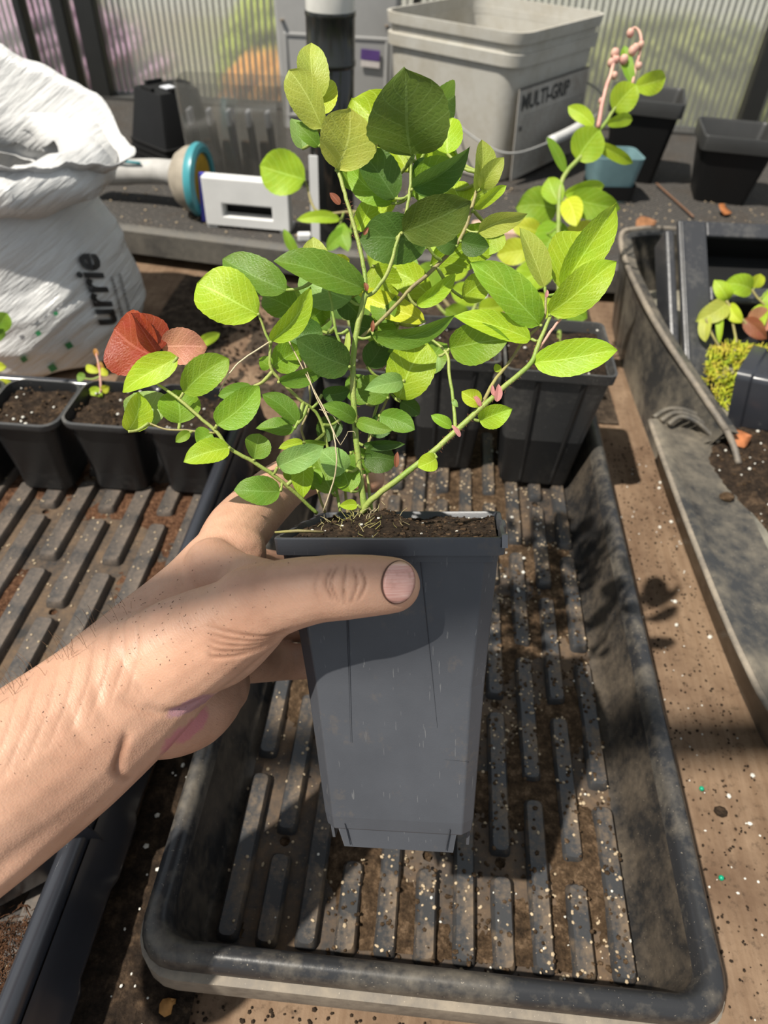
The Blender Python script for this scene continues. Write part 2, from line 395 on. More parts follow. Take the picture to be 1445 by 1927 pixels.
for _ in range(1500):
    x, y = rg.uniform(-fx * .5, fx), rg.uniform(-fy, fy * .2); sp3.append((x, y, on_tray(segs, x, y) + .0004, rg.uniform(.0006, .0016)))
grains('soil_crumbs', m_soil_tan, ctray, sp3, rg); grains('grit_grains', m_grit, ctray, sp, rg); grains('perlite_grains', m_perlite, ctray, sp2, rg)
# caked soil lying in the grooves
mb = MB()
heightfield(mb, -fx * .95, fx * .96, -fy + .006, fy * .97, 120, 200, lambda x, y: 0.0050 + 0.0062 * min(1, max(0, .30 + 1.3 * nz(x, y, 5, 18) + 3.2 * min(.10, max(-.14, x + .035)) + 2.5 * max(0, -.13 - y) * (x > -.05))) + .0012 * nz(x, y, 9, 150) + 0.0012 * nz(x, y, 2, 420))
o = mb.build('caked_soil', m_soil_tan, ctray, smooth=True); o['kind'] = 'stuff'

ltray, lfx, lfy, lsegs = seed_tray('glossy black seed tray at the left holding the small seedling pots', -0.2975, 0.300, R(0.4), 0.1365, 0.2725, (m_newtray, m_newtray, m_ribl, m_floor), ncol=9, rw=0.0080)
rg = random.Random(5); sp = []
for _ in range(700):
    x, y = rg.uniform(-lfx, lfx), rg.uniform(-lfy, lfy); sp.append((x, y, on_tray(lsegs, x, y) + .0004, rg.uniform(.0004, .0012)))
grains('grit_grains', m_grit, ltray, sp, rg)
mb = MB()
heightfield(mb, -lfx * .98, lfx * .97, -lfy + .01, lfy * .97, 90, 170, lambda x, y: 0.0055 + 0.0045 * min(1, max(0, .45 + 1.3 * nz(x, y, 7, 16))) + .0012 * nz(x, y, 9, 160))
o = mb.build('caked_soil', m_soil_red, ltray, smooth=True); o['kind'] = 'stuff'
# wavy outer flange of the left tray, seen below the arm
mb = MB(); rings = []
for i in range(90):
    y = -0.2725 + 0.545 * i / 89; wv = 0.0022 * (1 if math.sin(y * 75) > 0.35 else 0) + 0.001
    rings.append([(0.1375, y, 0.052), (0.1405, y, 0.046), (0.141 + wv, y, 0.030), (0.1455 + wv, y, 0.024), (0.1455 + wv, y, 0.020), (0.136, y, 0.022)])
mb.loft(rings).build('outer_flange', m_newtray, ltray, smooth=True, ang=50)

# ------------------------------------------------------------------ square pots
def deep_pot(t, s=1.0, half=0.045, h=0.130, mat=m_pot, rim=m_potrim_lit, open_top=True):
    """tall square plant pot: origin at base centre"""
    def ring(hw, z, c=0.006): return rrect(hw, hw, c, z, 2)
    b = half * 0.70
    pw = MB().loft([ring(b - .003, 0.0), ring(b, 0.001), ring(half - .0035, h - .009)], True, False).build('pot_wall', mat, t, smooth=True, ang=25)
    MB().loft([ring(half - .0035, h - .010), ring(half, h - .009), ring(half + .0008, h), ring(half - .0012, h), ring(half - .0022, h - .006), ring(b - .0005, .004)], False, True).build('pot_rim', rim, t, smooth=True, ang=25)
    for k in range(4):
        q = Matrix.Rotation(R(90 * k), 4, 'Z')
        mb = MB()
        for sx in (-1, 1):
            mb.add([q @ Vector(p) for p in ((sx * b * .45, -b - .0003, .004), (sx * b * .45 + .0035, -b - .0003, .004), (sx * half * .42 + .005, -half + .0026, h - .012), (sx * half * .42, -half + .0026, h - .012), (sx * b * .45 + .0017, -b - .0012, .004), (sx * half * .42 + .0025, -half + .0012, h - .012))], [(0, 4, 5, 3), (4, 1, 2, 5)])
        mb.build('panel_seam', mat, pw)
def pot_soil(t, hw, z, seed, m=m_soil, amp=0.004):
    mb = MB(); heightfield(mb, -hw, hw, -hw, hw, 22, 22, lambda x, y: z + amp * nz(x + seed, y, 3, 40) + amp * .5 * nz(x, y + seed, 1, 130) - .25 * amp * (max(abs(x), abs(y)) / hw) ** 6)
    so = mb.build('soil', m, t, smooth=True)
    rg = random.Random(seed)
    pts = [(rg.uniform(-hw, hw), rg.uniform(-hw, hw), z + amp * .6, rg.uniform(.0005, .0017)) for _ in range(60)]
    grains('perlite_grains', m_perlite, so, pts[:14], rg); grains('soil_crumbs', m_soil_tan, so, pts[14:], rg)
# ------------------------------------------------------------------ pots standing in the trays
pa = thing('square_pot', 'tall black square pot with dark soil at the far right of the middle tray', 'pot', (0.111, 0.552, 0.015), 0, 'deep pots in the middle tray')
deep_pot(pa); pot_soil(pa, 0.0415, 0.122, 11)
pb = thing('square_pot', 'tall black square pot in the middle tray, left neighbour of the rightmost pot', 'pot', (0.0245, 0.560, 0.015), R(2), 'deep pots in the middle tray')
deep_pot(pb, half=0.0375, h=0.125); pot_soil(pb, 0.034, 0.117, 12)
pc = thing('square_pot', 'black square pot in the middle tray half hidden behind the held plant', 'pot', (-0.0555, 0.565, 0.015), R(-3), 'deep pots in the middle tray')
deep_pot(pc, half=0.036, h=0.105); pot_soil(pc, 0.033, 0.097, 13)
def round_square_pot(t, half, h):
    def ring(hw, z, c): return rrect(hw, hw, c, z, 5)
    b = half * .72
    MB().loft([ring(b - .003, 0, .010), ring(b, .002, .010), ring(half - .007, h * .76, .011), ring(half - .0055, h * .77, .011), ring(half - .003, h - .007, .012), ring(half, h - .006, .013), ring(half + .0008, h, .013), ring(half - .0012, h + .0005, .012), ring(half - .003, h - .006, .011), ring(b - .001, .004, .009)], True, True).build('pot_wall', m_pot, t, smooth=True, ang=30)
    MB().loft([ring(half - .0002, h - .0062, .013), ring(half + .0010, h - .003, .0135), ring(half + .0010, h + .0002, .0135), ring(half - .0013, h + .0008, .012)], False, False).build('pot_rim', m_potrim_lit, t, smooth=True, ang=40)
for x, y, lab, sd in ((-0.3315, 0.480, 'small black pot of bare soil in the left tray below the white bag', 21), (-0.2655, 0.487, 'small black pot with a tiny yellow and red seedling in the left tray', 22), (-0.1995, 0.490, 'small black pot at the right end of the row in the left tray', 23), (-0.3975, 0.476, 'small black pot cut by the left edge of the picture', 24)):
    t = thing('seedling_pot', lab, 'pot', (x, y, 0.015), R(0.4), 'small pots in the left tray'); round_square_pot(t, 0.0325, 0.079); pot_soil(t, 0.029, 0.072, sd, amp=.005)
    if sd == 22: seedling_pot = t
    if sd == 24: edge_pot = t

# ------------------------------------------------------------------ white compost bag
def bag_mat():
    n = N('white_polythene'); o = n.obj(); a = n.noise(o, 16, 5, 0.6)
    mp = n.n('ShaderNodeMapping'); n.l(o, mp.inputs[0]); mp.vector_type = 'TEXTURE'; mp.inputs['Rotation'].default_value = (0, R(-35), 0); mp.inputs['Scale'].default_value = (.13, .2, .016); w = n.noise(mp.outputs[0], 1.6, 4)
    n.set(n.b, 'Transmission Weight', 0.0); n.set(n.b, 'Subsurface Weight', 0.0)
    return n.base(n.ramp(a, [(0.3, (0.51, 0.51, 0.505)), (0.7, (0.60, 0.595, 0.58))]), 0.34, 0.5, n.bump(w, 0.6, 0.010))
m_bag = bag_mat()
BX, BY = -0.503, 0.745
bag = thing('compost_bag', 'large white plastic compost bag with black lettering and open crumpled top', 'bag', (BX, BY, 0))
def crumple(p, amp=0.006, s=1.0, ridge=0.0):
    q = Vector(p); d = Vector((noise.noise(q * 22 * s), noise.noise(q * 22 * s + Vector((5, 1, 2))), noise.noise(q * 22 * s + Vector((1, 8, 3)))))
    t = (q.x * -.45 + q.z * .89) * 120 + 5 * noise.noise(q * 11); lowz = max(.25, min(1, (.15 - q.z) / .05))
    r = amp * d * .8 + Vector((q.x, q.y, 0)).normalized() * (amp * .75 * lowz * max(0, noise.noise(q * 17) + .45) * (1 - abs(math.sin(t))) ** 1.3)
    if ridge: r += Vector((q.x * .5, q.y * .5, .10)).normalized() * ridge * (.35 - abs(noise.noise(q * 13))) + Vector((0, 0, 1)) * ridge * .5 * (.3 - abs(noise.noise(q * 24 + Vector((4, 4, 4)))))
    return q + r
def bag_ring(rx, ry, z, n=150, dz=None, e=0.75, ox=0.0, oy=0.0, amp=.006):
    out = []
    for i in range(n):
        a = 2 * math.pi * i / n; c, s = math.cos(a), math.sin(a)
        p = (ox + rx * math.copysign(abs(c) ** e, c), oy + ry * math.copysign(abs(s) ** e, s), z + (dz(a) if dz else 0))
        out.append(crumple(p, amp, 1.0, .022 if amp > .01 else 0))
    return out
prof = [(0.120, .095, 0), (.150, .112, .012), (.158, .115, .04), (.155, .112, .08), (.146, .104, .115), (.135, .094, .15), (.124, .082, .18), (.118, .076, .198)]
rings = []
for (a, b, z), (a2, b2, z2) in zip(prof, prof[1:]):
    for k in range(8): u = k / 8; rings.append(bag_ring(a + (a2 - a) * u, b + (b2 - b) * u, z + (z2 - z) * u))
rings.append(bag_ring(*prof[-1])); bagbody = MB().loft(rings, True, False)
bagbody.build('sack', m_bag, bag, smooth=True)
bag_bvh = BVHTree.FromPolygons([Vector(v) + Vector((BX, BY, 0)) for v in bagbody.v], bagbody.f)
# the folded-over collar and the gaping mouth above it
def fold(name, prof, amp, e=.8):
    rr = [bag_ring(rx, ry, z, dz=(lambda a, k=k: k * (0.5 - 0.5 * math.sin(a + .35) * -1)), e=e, ox=ox, amp=amp) for rx, ry, z, k, ox in prof]
    m = MB().loft(rr, False, False); o = m.build(name, m_bag, bag, smooth=True)
    s = o.modifiers.new('film', 'SOLIDIFY'); s.thickness = 0.0008; return o
fold('rolled_collar', [(.116, .074, .180, .0, .0), (.140, .098, .172, .0, .004), (.158, .112, .182, .01, .01), (.160, .114, .200, .012, .012), (.142, .100, .212, .014, .008), (.120, .080, .206, .012, .0), (.108, .070, .196, .01, 0)], .011)
mouth = []
n = 120
for rx, ry, z, k, ox in [(.112, .072, .195, .0, 0), (.128, .082, .208, .022, .01), (.142, .092, .214, .050, .014), (.152, .098, .222, .080, .016), (.156, .102, .226, .100, .016)]:
    rg_ = []
    for i in range(n):
        a = 2 * math.pi * i / n; c, s = math.cos(a), math.sin(a)
        back = max(0, s) ** .7; left = 0.5 - 0.5 * c
        zz = z + k * (0.10 * back + back * left * 1.0 + .05 * left) - .012 * max(0, c) ** 4 * (k > .04) - .003
        p = Vector((ox + rx * math.copysign(abs(c) ** .85, c) + .022 * max(0, c) ** 10 * k / .1, ry * math.copysign(abs(s) ** .85, s), zz)); rg_.append(crumple(p, .006, .7, .020))
    mouth.append(rg_)
o = MB().loft(mouth, False, False).build('open_mouth', m_bag, bag, smooth=True); s_ = o.modifiers.new('film', 'SOLIDIFY'); s_.thickness = .0008
# folded back panel leaning up behind the mouth
m_ink = plain('black_ink', (0.012, 0.012, 0.013), 0.5); m_green = plain('green_ink', (0.02, 0.17, 0.06), 0.5)
def text_mesh(s, size, shear=0.0, font_bold=0.0):
    cu = bpy.data.curves.new('lettering', 'FONT'); cu.body = s; cu.size = size; cu.shear = shear; cu.offset = font_bold; cu.resolution_u = 3
    tmp = bpy.data.objects.new('lettering_tmp', cu); COL.objects.link(tmp)
    bpy.context.view_layer.update(); dg = bpy.context.evaluated_depsgraph_get()
    me = bpy.data.meshes.new_from_object(tmp.evaluated_get(dg)); bpy.data.objects.remove(tmp); return me
def lay_on(bvh, me_v, me_f, frame, direction, off, refine=True):
    """lay flat print onto a curved surface along a direction"""
    out = []
    for v in me_v:
        p = frame @ Vector(v); hit = bvh.ray_cast(p - direction * .3, direction)
        out.append((hit[0] - direction * off) if hit[0] else p)
    return out
def print_on_bag(me, px, py, tx, ty, parent, mname, m, name):
    """print running from photo direction (px,py)->(tx,ty) on the sack"""
    z = 0.86; o = P(px, py, z); ex = (P(tx, ty, z) - o).normalized(); nrm = BACK; ey = nrm.cross(ex).normalized()
    fr = Matrix.Translation(o) @ Matrix((ex, ey, nrm)).transposed().to_4x4()
    d = (o - Vector(CAM)).normalized()
    vs = lay_on(bag_bvh, [v.co for v in me.vertices], None, fr, d, .0040)
    nm = bpy.data.meshes.new(name); nm.from_pydata([v - Vector((BX, BY, 0)) for v in vs], [], [tuple(p.vertices) for p in me.polygons]); nm.update()
    return obj(name, nm, m, parent)
me = text_mesh('urrie', 0.040, 0.25, .0011)
print_on_bag(me, 222, 612, 186, 492, bag, None, m_ink, 'lettering')['label'] = 'black brush-style letters running up the side of the bag'
mb = MB()
rg = random.Random(4)
for row in range(2):
    x = 0
    while x < .06:
        w = rg.uniform(.001, .003); mb.add([(x, -.009 * row, 0), (x + w, -.009 * row, 0), (x + w, .0022 - .009 * row, 0), (x, .0022 - .009 * row, 0)], [(0, 1, 2, 3)]); x += w + .0012
print_on_bag(mb.mesh('small'), 240, 620, 209, 505, bag, None, plain('faded_ink', (0.16, 0.16, 0.16), .5), 'small_print')
for gx, gy, gs in ((105, 590, 9), (72, 627, 11), (130, 650, 15), (45, 676, 13), (99, 692, 17), (16, 612, 10), (153, 706, 16)):
    s = gs * .86 / F / 2
    q = MB().add([(-s * 1.1, 0, 0), (0, -s, 0), (s * 1.1, 0, 0), (0, s * .9, 0)], [(0, 1, 2, 3)]).mesh('d')
    print_on_bag(q, gx, gy, gx + 20, gy + 4, bag, None, m_green, 'green_mark')

# ------------------------------------------------------------------ things on the mesh shelf
m_black = plain('matt_black', (0.007, 0.007, 0.0072), 0.55, 0.3)
# upturned stack of black pots
st = thing('upturned_pots', 'stack of black square pots standing upside down on the shelf', 'pot stack', (-0.450, 1.262, SH), R(-38))
for k in range(4):
    z = k * .009
    MB().loft([rrect(.053 - .0005 * k, .053 - .0005 * k, .006, z, 2), rrect(.053, .053, .006, z + .006, 2), rrect(.050, .050, .006, z + .007, 2), rrect(.041 - .001 * k, .041 - .001 * k, .008, .078 + z, 2), rrect(.037, .037, .008, .081 + z, 2)], True, True).build('nested_pot', m_black, st, smooth=True, ang=25)
for k in range(4):
    q = Matrix.Rotation(R(90 * k), 3, 'Z'); MB().box(q @ Vector((0, .034, .110)), (.03, .006, .006), q).build('base_tab', m_black, st)
MB().box((.012, -.004, .1105), (.020, .018, .0015)).build('paper_scrap', plain('scrap_white', (.6, .62, .66), .6), st)
# spray nozzle: pale cuff, teal ring, yellow face, handle to the left
nzl = thing('spray_nozzle', 'beige and teal hose sprayer with yellow face lying on the shelf', 'sprayer', (-0.356, 1.030, SH + .048), 0)
m_bei = plain('grubby_beige', (.33, .29, .23), .6, .4, .2, 40); m_teal = plain('teal_plastic', (.055, .27, .31), .35, .5); m_yel = plain('yellow_foam', (.47, .29, .03), .8, .3, .2, 80)
rx_ = Matrix.Rotation(R(86), 4, 'Z') @ Matrix.Rotation(R(90), 4, 'X')      # axis of the head towards the right and the viewer
def lathe_dir(prof, name, m, sc=(1, 1)):
    mb = MB().lathe([(r, z) for r, z in prof], 28, cap0=True, cap1=True)
    mb.v = [tuple(rx_ @ Vector((x * sc[0], y * sc[1], z))) for x, y, z in mb.v]; return mb.build(name, m, nzl, smooth=True, ang=35)
lathe_dir([(.018, -.022), (.034, -.012), (.042, .0), (.044, .010), (.042, .014)], 'cuff', m_bei)
lathe_dir([(.0445, .010), (.048, .015), (.048, .022), (.043, .025), (.036, .024), (.035, .018)], 'ring', m_teal)
lathe_dir([(.035, .016), (.0345, .0205), (.030, .021), (.012, .0195)], 'face', m_yel, (1, 1))
hd = MB().tube(smooth_path([(-.006, .005, .004), (-.05, .022, .0), (-.10, .03, -.006), (-.165, .035, -.012)], 5), [.019] * 3 + [.017] * 7 + [.018] * 6, 14).build('handle', plain('grey_handle', (.42, .41, .39), .55, .4, .2, 30), nzl, smooth=True)
MB().tube([(-.07, .012, .013), (-.10, .016, .0125), (-.13, .019, .010)], .0022, 6).build('teal_stripe', m_teal, hd, smooth=True)
# white stand with a slot
ws = thing('slotted_stand', 'white plastic block with a rectangular slot standing at the shelf edge', 'stand', (-0.262, 0.990, SH), R(-3))
m_wp = plain('white_plastic', (.74, .74, .73), .45, .5, .05)
W_, Hh, T_ = .060, .068, .020
def frame_xz(x0, x1, z0, z1, a0, a1, b0, b1, t, m, name, par):
    o = [(x0, z0), (x1, z0), (x1, z1), (x0, z1)]; i = [(a0, b0), (a1, b0), (a1, b1), (a0, b1)]
    mb = MB(); vs = [(x, -t, z) for x, z in o] + [(x, -t, z) for x, z in i] + [(x, t, z) for x, z in o] + [(x, t, z) for x, z in i]
    fs = []
    for k in range(4):
        n_ = (k + 1) % 4; fs += [(k, n_, 4 + n_, 4 + k), (8 + n_, 8 + k, 12 + k, 12 + n_), (k, 8 + k, 8 + n_, n_), (4 + k, 4 + n_, 12 + n_, 12 + k)]
    return mb.add(vs, fs).build(name, m, par, bevel=.0015)
frame_xz(-W_, W_, .004, Hh, -.034, .036, .017, .034, .010, m_wp, 'face_plate', ws)
MB().box((0, .016, .030), (.10, .004, .045)).build('dark_insert', m_black, ws)
for sx in (-1, 1): MB().box((sx * .052, .008, .003), (.014, .032, .006)).build('foot', m_wp, ws)
lp = MB().box((-0.180, 0.962, SH + .005), (.018, .012, .010), Matrix.Rotation(R(12), 3, 'Z')).build('white_chip', m_wp, bevel=.002); tag(lp, 'small white plastic chip on the shelf edge beside the slotted stand', 'scrap')
# purple-blue card behind the stand
tag(MB().box((-0.327, 1.002, SH + .034), (.010, .004, .066), Matrix.Rotation(R(4), 3, 'Y')).build('blue_card', plain('blue_ink', (.09, .09, .55), .5)), 'narrow blue card peeking out behind the white slotted stand', 'card')
# clear cell tray leaning on the wall
m_clear = N('clear_plastic_smoke'); _t = m_clear.n('ShaderNodeBsdfTransparent', Color=(.80, .80, .78)); _g = m_clear.n('ShaderNodeBsdfGlossy', Color=(.9, .9, .9), Roughness=.12); _d = m_clear.n('ShaderNodeBsdfDiffuse', Color=(.33, .32, .29))
_a = m_clear.n('ShaderNodeMixShader'); _a.inputs[0].default_value = .22; m_clear.l(_t.outputs[0], _a.inputs[1]); m_clear.l(_d.outputs[0], _a.inputs[2])
_b = m_clear.n('ShaderNodeMixShader'); _b.inputs[0].default_value = .10; m_clear.l(_a.outputs[0], _b.inputs[1]); m_clear.l(_g.outputs[0], _b.inputs[2]); m_clear.l(_b.outputs[0], m_clear.out.inputs[0]); m_clear = m_clear.m
ct = thing('clear_cell_tray', 'clear ribbed plastic cell tray with dark dividers standing against the wall', 'tray', (-0.318, 1.17, SH), R(4))
MB().loft([rrect(.072, .030, .006, z, 3) for z in (0, .002)], True, True).build('base', m_clear, ct)
MB().loft([rrect(.072, .030, .008, .002, 3), rrect(.078, .034, .008, .145, 3)], False, False).build('shell', m_clear, ct, smooth=True, ang=40)
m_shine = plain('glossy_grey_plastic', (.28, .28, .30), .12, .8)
for k in range(5):
    x = -.058 + .029 * k
    dv = MB().box((x, -.012, .045), (.006, .030, .088), Matrix.Rotation(R(-5), 3, 'Y')).build('divider', m_black, ct, bevel=.001)
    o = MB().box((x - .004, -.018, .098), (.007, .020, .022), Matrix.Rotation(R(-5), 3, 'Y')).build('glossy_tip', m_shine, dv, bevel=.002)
for k in range(4):
    MB().box((-.043 + .029 * k, .014, .03), (.021, .012, .055)).build('soil_plug', m_soil, ct)
# dark glass-like tube
tb = thing('black_tube', 'tall glossy black tube with a collar and pale cap standing on the shelf', 'tube', (-0.1425, 0.985, SH))
m_gloss = plain('gloss_black', (.010, .011, .011), .10, .7)
MB().lathe([(.028, 0), (.0285, .002), (.0285, .205), (.0275, .209)], 32, cap0=True, cap1=True).build('lower_tube', m_gloss, tb, smooth=True, ang=40)
MB().lathe([(.0285, .205), (.0300, .207), (.0300, .211), (.0290, .213), (.0290, .255), (.0300, .257), (.0295, .261)], 32, cap1=True).build('upper_sleeve', plain('smoky_black', (.018, .020, .018), .22, .6), tb, smooth=True, ang=40)
MB().lathe([(.0285, .261), (.0285, .285), (.026, .295), (.015, .301)], 32, cap1=True).build('cap', plain('milky_cap', (.55, .54, .50), .3, .5), tb, smooth=True, ang=40)
tag(MB().box((PY(590, 360, .955).x, .962, SH + .055), (.012, .0016, .11)).build('plant_label_stake', m_wp, bevel=.0004), 'long white plant label standing left of the black tube', 'label')
# grey box with a moulded lid and sticker
gb = thing('storage_box', 'grey moulded plastic box standing behind the black tube', 'box', (-0.205, 1.515, SH))
m_gp = plain('grey_plastic', (.36, .355, .345), .5, .4, .05)
MB().loft([rrect(.104, .030, .008, 0, 3), rrect(.112, .034, .008, .26, 3)], True, True).build('body', m_gp, gb, smooth=True, ang=40)
frame_xz(-.094, .094, .02, .155, -.088, .088, .026, .149, .0015, m_gp, 'moulded_border', gb).location = (0, -.0325, 0)
MB().box((.062, -.0355, .128), (.034, .002, .016), Matrix.Rotation(R(3), 3, 'Y')).build('sticker', plain('purple_ink', (.10, .05, .20), .5), gb); stk = gb_last = bpy.data.objects['sticker']
MB().box((.062, -.0352, .114), (.034, .0018, .010), Matrix.Rotation(R(3), 3, 'Y')).build('sticker_band', plain('pale_ink', (.6, .55, .52), .5), stk)
for sx in (-.095, .09): MB().lathe([(.004, 0), (.004, .002)], 10, cap1=True).build('screw', plain('screw_dull', (.2, .16, .12), .5), gb, loc=(sx, -.036, .172))
# square bucket, its label and wire handle
rb = R(56.6)
bk = thing('square_bucket', 'large grubby translucent white square bucket with a printed label and wire handle', 'bucket', (0.098, 1.227, SH), rb)
m_bk = dusty_plastic('bucket_plastic', (.47, .455, .41), (.33, .29, .22), .42, .75, .45, 10)
bw, bd, bh = .27, .245, .212      # local x along the label face, local y to the left face
def bring(e, z, r=.03): return rrect(bw / 2 + e, bd / 2 + e, r, z, 5, bw / 2, bd / 2)
MB().loft([bring(-.012, 0), bring(-.008, .003), bring(0, .150), bring(.001, bh - .045)], True, False).build('body', m_bk, bk, smooth=True, ang=35)
MB().loft([bring(.001, bh - .045), bring(.006, bh - .044), bring(.007, bh - .028), bring(.002, bh - .027), bring(.0025, bh - .016), bring(.007, bh - .015), bring(.0085, bh - .001), bring(.0085, bh), bring(.004, bh), bring(.002, bh - .03), bring(-.008, .01)], False, True).build('rim', m_bk, bk, smooth=True, ang=35)
m_lab = dusty_plastic('label_paper', (.44, .42, .385), (.26, .22, .17), .40, .72, .7, 14)
lb = MB().box((bw / 2 - .005, -.0055, .077), (.234, .0012, .130)).build('label', m_lab, bk)
lb.rotation_euler = (R(-3.2), 0, 0); lb.location = (0, -.006, -.003)
m_pr = plain('label_ink', (.05, .05, .048), .6); m_pr2 = plain('label_fine_ink', (.27, .26, .24), .7)
me = text_mesh('MULTI-GRIP', .030, 0, .0009); o = obj('label_heading', me, m_pr, lb); o.rotation_euler = (R(90), 0, 0); o.location = (.022, -.0068, .112)
mb = MB(); rg = random.Random(9)
for k in range(17):
    z = .102 - .0050 * k; x = .034
    while x < .222:
        w = rg.uniform(.006, .022); mb.box((x + w / 2, -.0064, z), (w, .0004, .0016)); x += w + .003
o = mb.build('label_fine_print', m_pr2, lb); o['kind'] = 'stuff'
MB().box((.027, -.0064, .086), (.008, .0005, .007)).build('label_bullet', m_pr, lb)
MB().box((bw / 2 - .005, -.0064, .1415), (.234, .0005, .0022)).build('label_border', m_pr, lb)
wire = smooth_path([(-.014, bd * .45, .128), (-.030, .08, .090), (-.034, .01, .066), (-.014, -.026, .060), (.06, -.040, .062), (.16, -.042, .066), (.25, -.036, .075), (bw + .014, -.012, .10), (bw + .016, bd * .45, .128)], 6)
wh = MB().tube(wire, .0016, 6).build('wire_handle', plain('wire_grey', (.30, .30, .29), .6, .3), bk, smooth=True)
MB().tube(smooth_path([(.075, -.0405, .0625), (.13, -.0425, .0645), (.19, -.042, .068)], 4), .0085, 12).build('hand_grip', plain('grip_grey', (.55, .55, .54), .4, .5), wh, smooth=True)
# empty black pots and a pale blue scoop at the right
def shelf_pot(lab, x, y, half, h, rz, group='empty black pots on the shelf'):
    t = thing('empty_pot', lab, 'pot', (x, y, SH), rz, group); b = half * .68
    MB().loft([rrect(b, b, .008, 0, 4), rrect(half - .006, half - .006, .009, h - .022, 4)], True, False).build('pot_wall', m_black, t, smooth=True, ang=30)
    MB().loft([rrect(half - .006, half - .006, .009, h - .022, 4), rrect(half - .001, half - .001, .010, h - .021, 4), rrect(half, half, .010, h - .002, 4), rrect(half - .0008, half - .0008, .010, h, 4), rrect(half - .004, half - .004, .009, h, 4), rrect(half - .006, half - .006, .009, h - .004, 4), rrect(b - .003, b - .003, .007, .004, 4)], False, True).build('pot_rim', plain('pot_rim_soft', (.035, .035, .034), .38), t, smooth=True, ang=30)
shelf_pot('empty black square pot on the shelf nearest the bucket', .325, 1.335, .058, .125, R(-12))
shelf_pot('empty black square pot on the shelf at the right picture edge', .455, 1.255, .057, .100, R(-8))
cu = thing('blue_scoop', 'pale blue translucent plastic cup with dark soil on the shelf', 'cup', (.268, 1.215, SH), R(8))
m_blue = plain('pale_blue_plastic', (.16, .27, .29), .3, .5)
MB().loft([rrect(.030, .026, .010, 0, 4), rrect(.040, .033, .012, .066, 4), rrect(.0375, .0305, .011, .066, 4), rrect(.029, .025, .009, .012, 4)], True, True).build('cup_wall', m_blue, cu, smooth=True, ang=40)
MB().blob((.0, 0, .030), .029, 12, 8, (1, .9, .55)).build('soil', m_soil, cu, smooth=True)
MB().loft([rrect(.036, .029, .012, .004, 3, 0, -.004), rrect(.037, .0295, .012, .026, 3, 0, -.0045)], False, False).build('dark_sleeve', m_black, cu, smooth=True, ang=40)
# litter on the shelf
def dead_leaf(lab, p, sc, rz, c, name='dead_leaf'):
    mb = MB(); pr = [(0, .0), (.2, .32), (.45, .42), (.7, .30), (1, 0)]
    for v, w in pr: mb.v += [(v * sc, -w * sc, .25 * w * sc + .003 * math.sin(v * 7)), (v * sc, 0, .0015), (v * sc, w * sc, .35 * w * sc)]
    for i in range(4):
        for j in range(2): mb.f.append((3 * i + j, 3 * i + 3 + j, 3 * i + 4 + j, 3 * i + 1 + j))
    o = mb.build(name, plain('dead_leaf_%d' % int(c[0] * 1000), c, .7, .3, .3, 120), smooth=True, loc=p); o.rotation_euler = (.35, -.2, rz)
    s = o.modifiers.new('thick', 'SOLIDIFY'); s.thickness = .0004; return tag(o, lab, 'leaf', 'dead leaves')
dead_leaf('curled orange dead leaf on the shelf before the right black pot', PZ(1362, 405, SH + .004), .03, 1.4, (.33, .12, .04))
dead_leaf('brown dead leaf lying flat on the mesh above the right tray corner', PZ(1195, 430, SH + .003), .035, .4, (.24, .11, .05))
tw = MB().tube(smooth_path([PZ(1235, 345, SH + .006), PZ(1265, 372, SH + .004), PZ(1305, 408, SH + .005)], 4), .0016, 6).build('twig', plain('twig_brown', (.16, .085, .05), .7), smooth=True); tag(tw, 'thin brown twig lying across the mesh shelf at the right', 'twig')
rg = random.Random(31); pts = []
for _ in range(500):
    x = rg.uniform(-.5, .62); y = rg.uniform(.965, 1.22); pts.append((x, y, SH + .0008, rg.uniform(.0006, .0022)))
tag(grains('shelf_debris', m_grit, None, pts, rg), 'pale grit and crumbs strewn along the mesh shelf', 'debris')
tag(MB().loft([rrect(.035, .022, .01, SH + .0005, 3, .085, 1.03), rrect(.034, .021, .01, SH + .010, 3, .085, 1.03)], True, True).build('pink_slab', plain('pale_pink', (.55, .36, .28), .7)), 'pale pink slab on the shelf behind the plants', 'slab')

# ------------------------------------------------------------------ potting tray on the right
m_pt = dusty_plastic('potting_tray_plastic', (.034, .034, .034), (.21, .18, .135), .42, .68, .33, 11)
m_ptin = dusty_plastic('potting_tray_inside', (.050, .049, .047), (.30, .275, .21), .34, .62, .34, 9)
pt = thing('potting_tray', 'wide black potting tray at the right with a rolled front lip and dried mud', 'tray', (.45, .55, 0))
def rel(p): return (p[0] - .45, p[1] - .55, p[2])
path = smooth_path([(.218, .575), (.2195, .50), (.222, .424), (.226, .345), (.230, .300), (.237, .262), (.262, .215), (.30, .180), (.36, .160), (.46, .152), (.62, .150), (.80, .150)], 6)
path = [Vector((p.x, p.y, 0)) for p in path]
rings = []
for i, p in enumerate(path):
    t_ = (path[min(i + 1, len(path) - 1)] - path[max(i - 1, 0)]).normalized(); inw = Vector((-t_.y, t_.x, 0))
    rings.append([rel((p.x + inw.x * d, p.y + inw.y * d, z)) for d, z in ((.026, 0), (.016, .030), (.008, .050), (.001, .054), (-.001, .058), (.0015, .062), (.006, .0625), (.012, .059), (.022, .0555), (.05, .052), (.075, .0505))])
MB().loft(rings, False, False, False).build('lip_wall', m_pt, pt, smooth=True, ang=50)
MB().tube([Vector(rel((p.x, p.y, .0595))) + Vector((.0005, 0, 0)) for p in path], .0026, 8).build('rolled_edge', m_lip, pt, smooth=True)
ins = [rel((p.x + .0, p.y, .0500)) for p in path]
poly = [(.262, .58), (.264, .43), (.268, .33), (.30, .25), (.36, .215), (.46, .205), (.80, .20), (.80, .89), (.262, .89)]
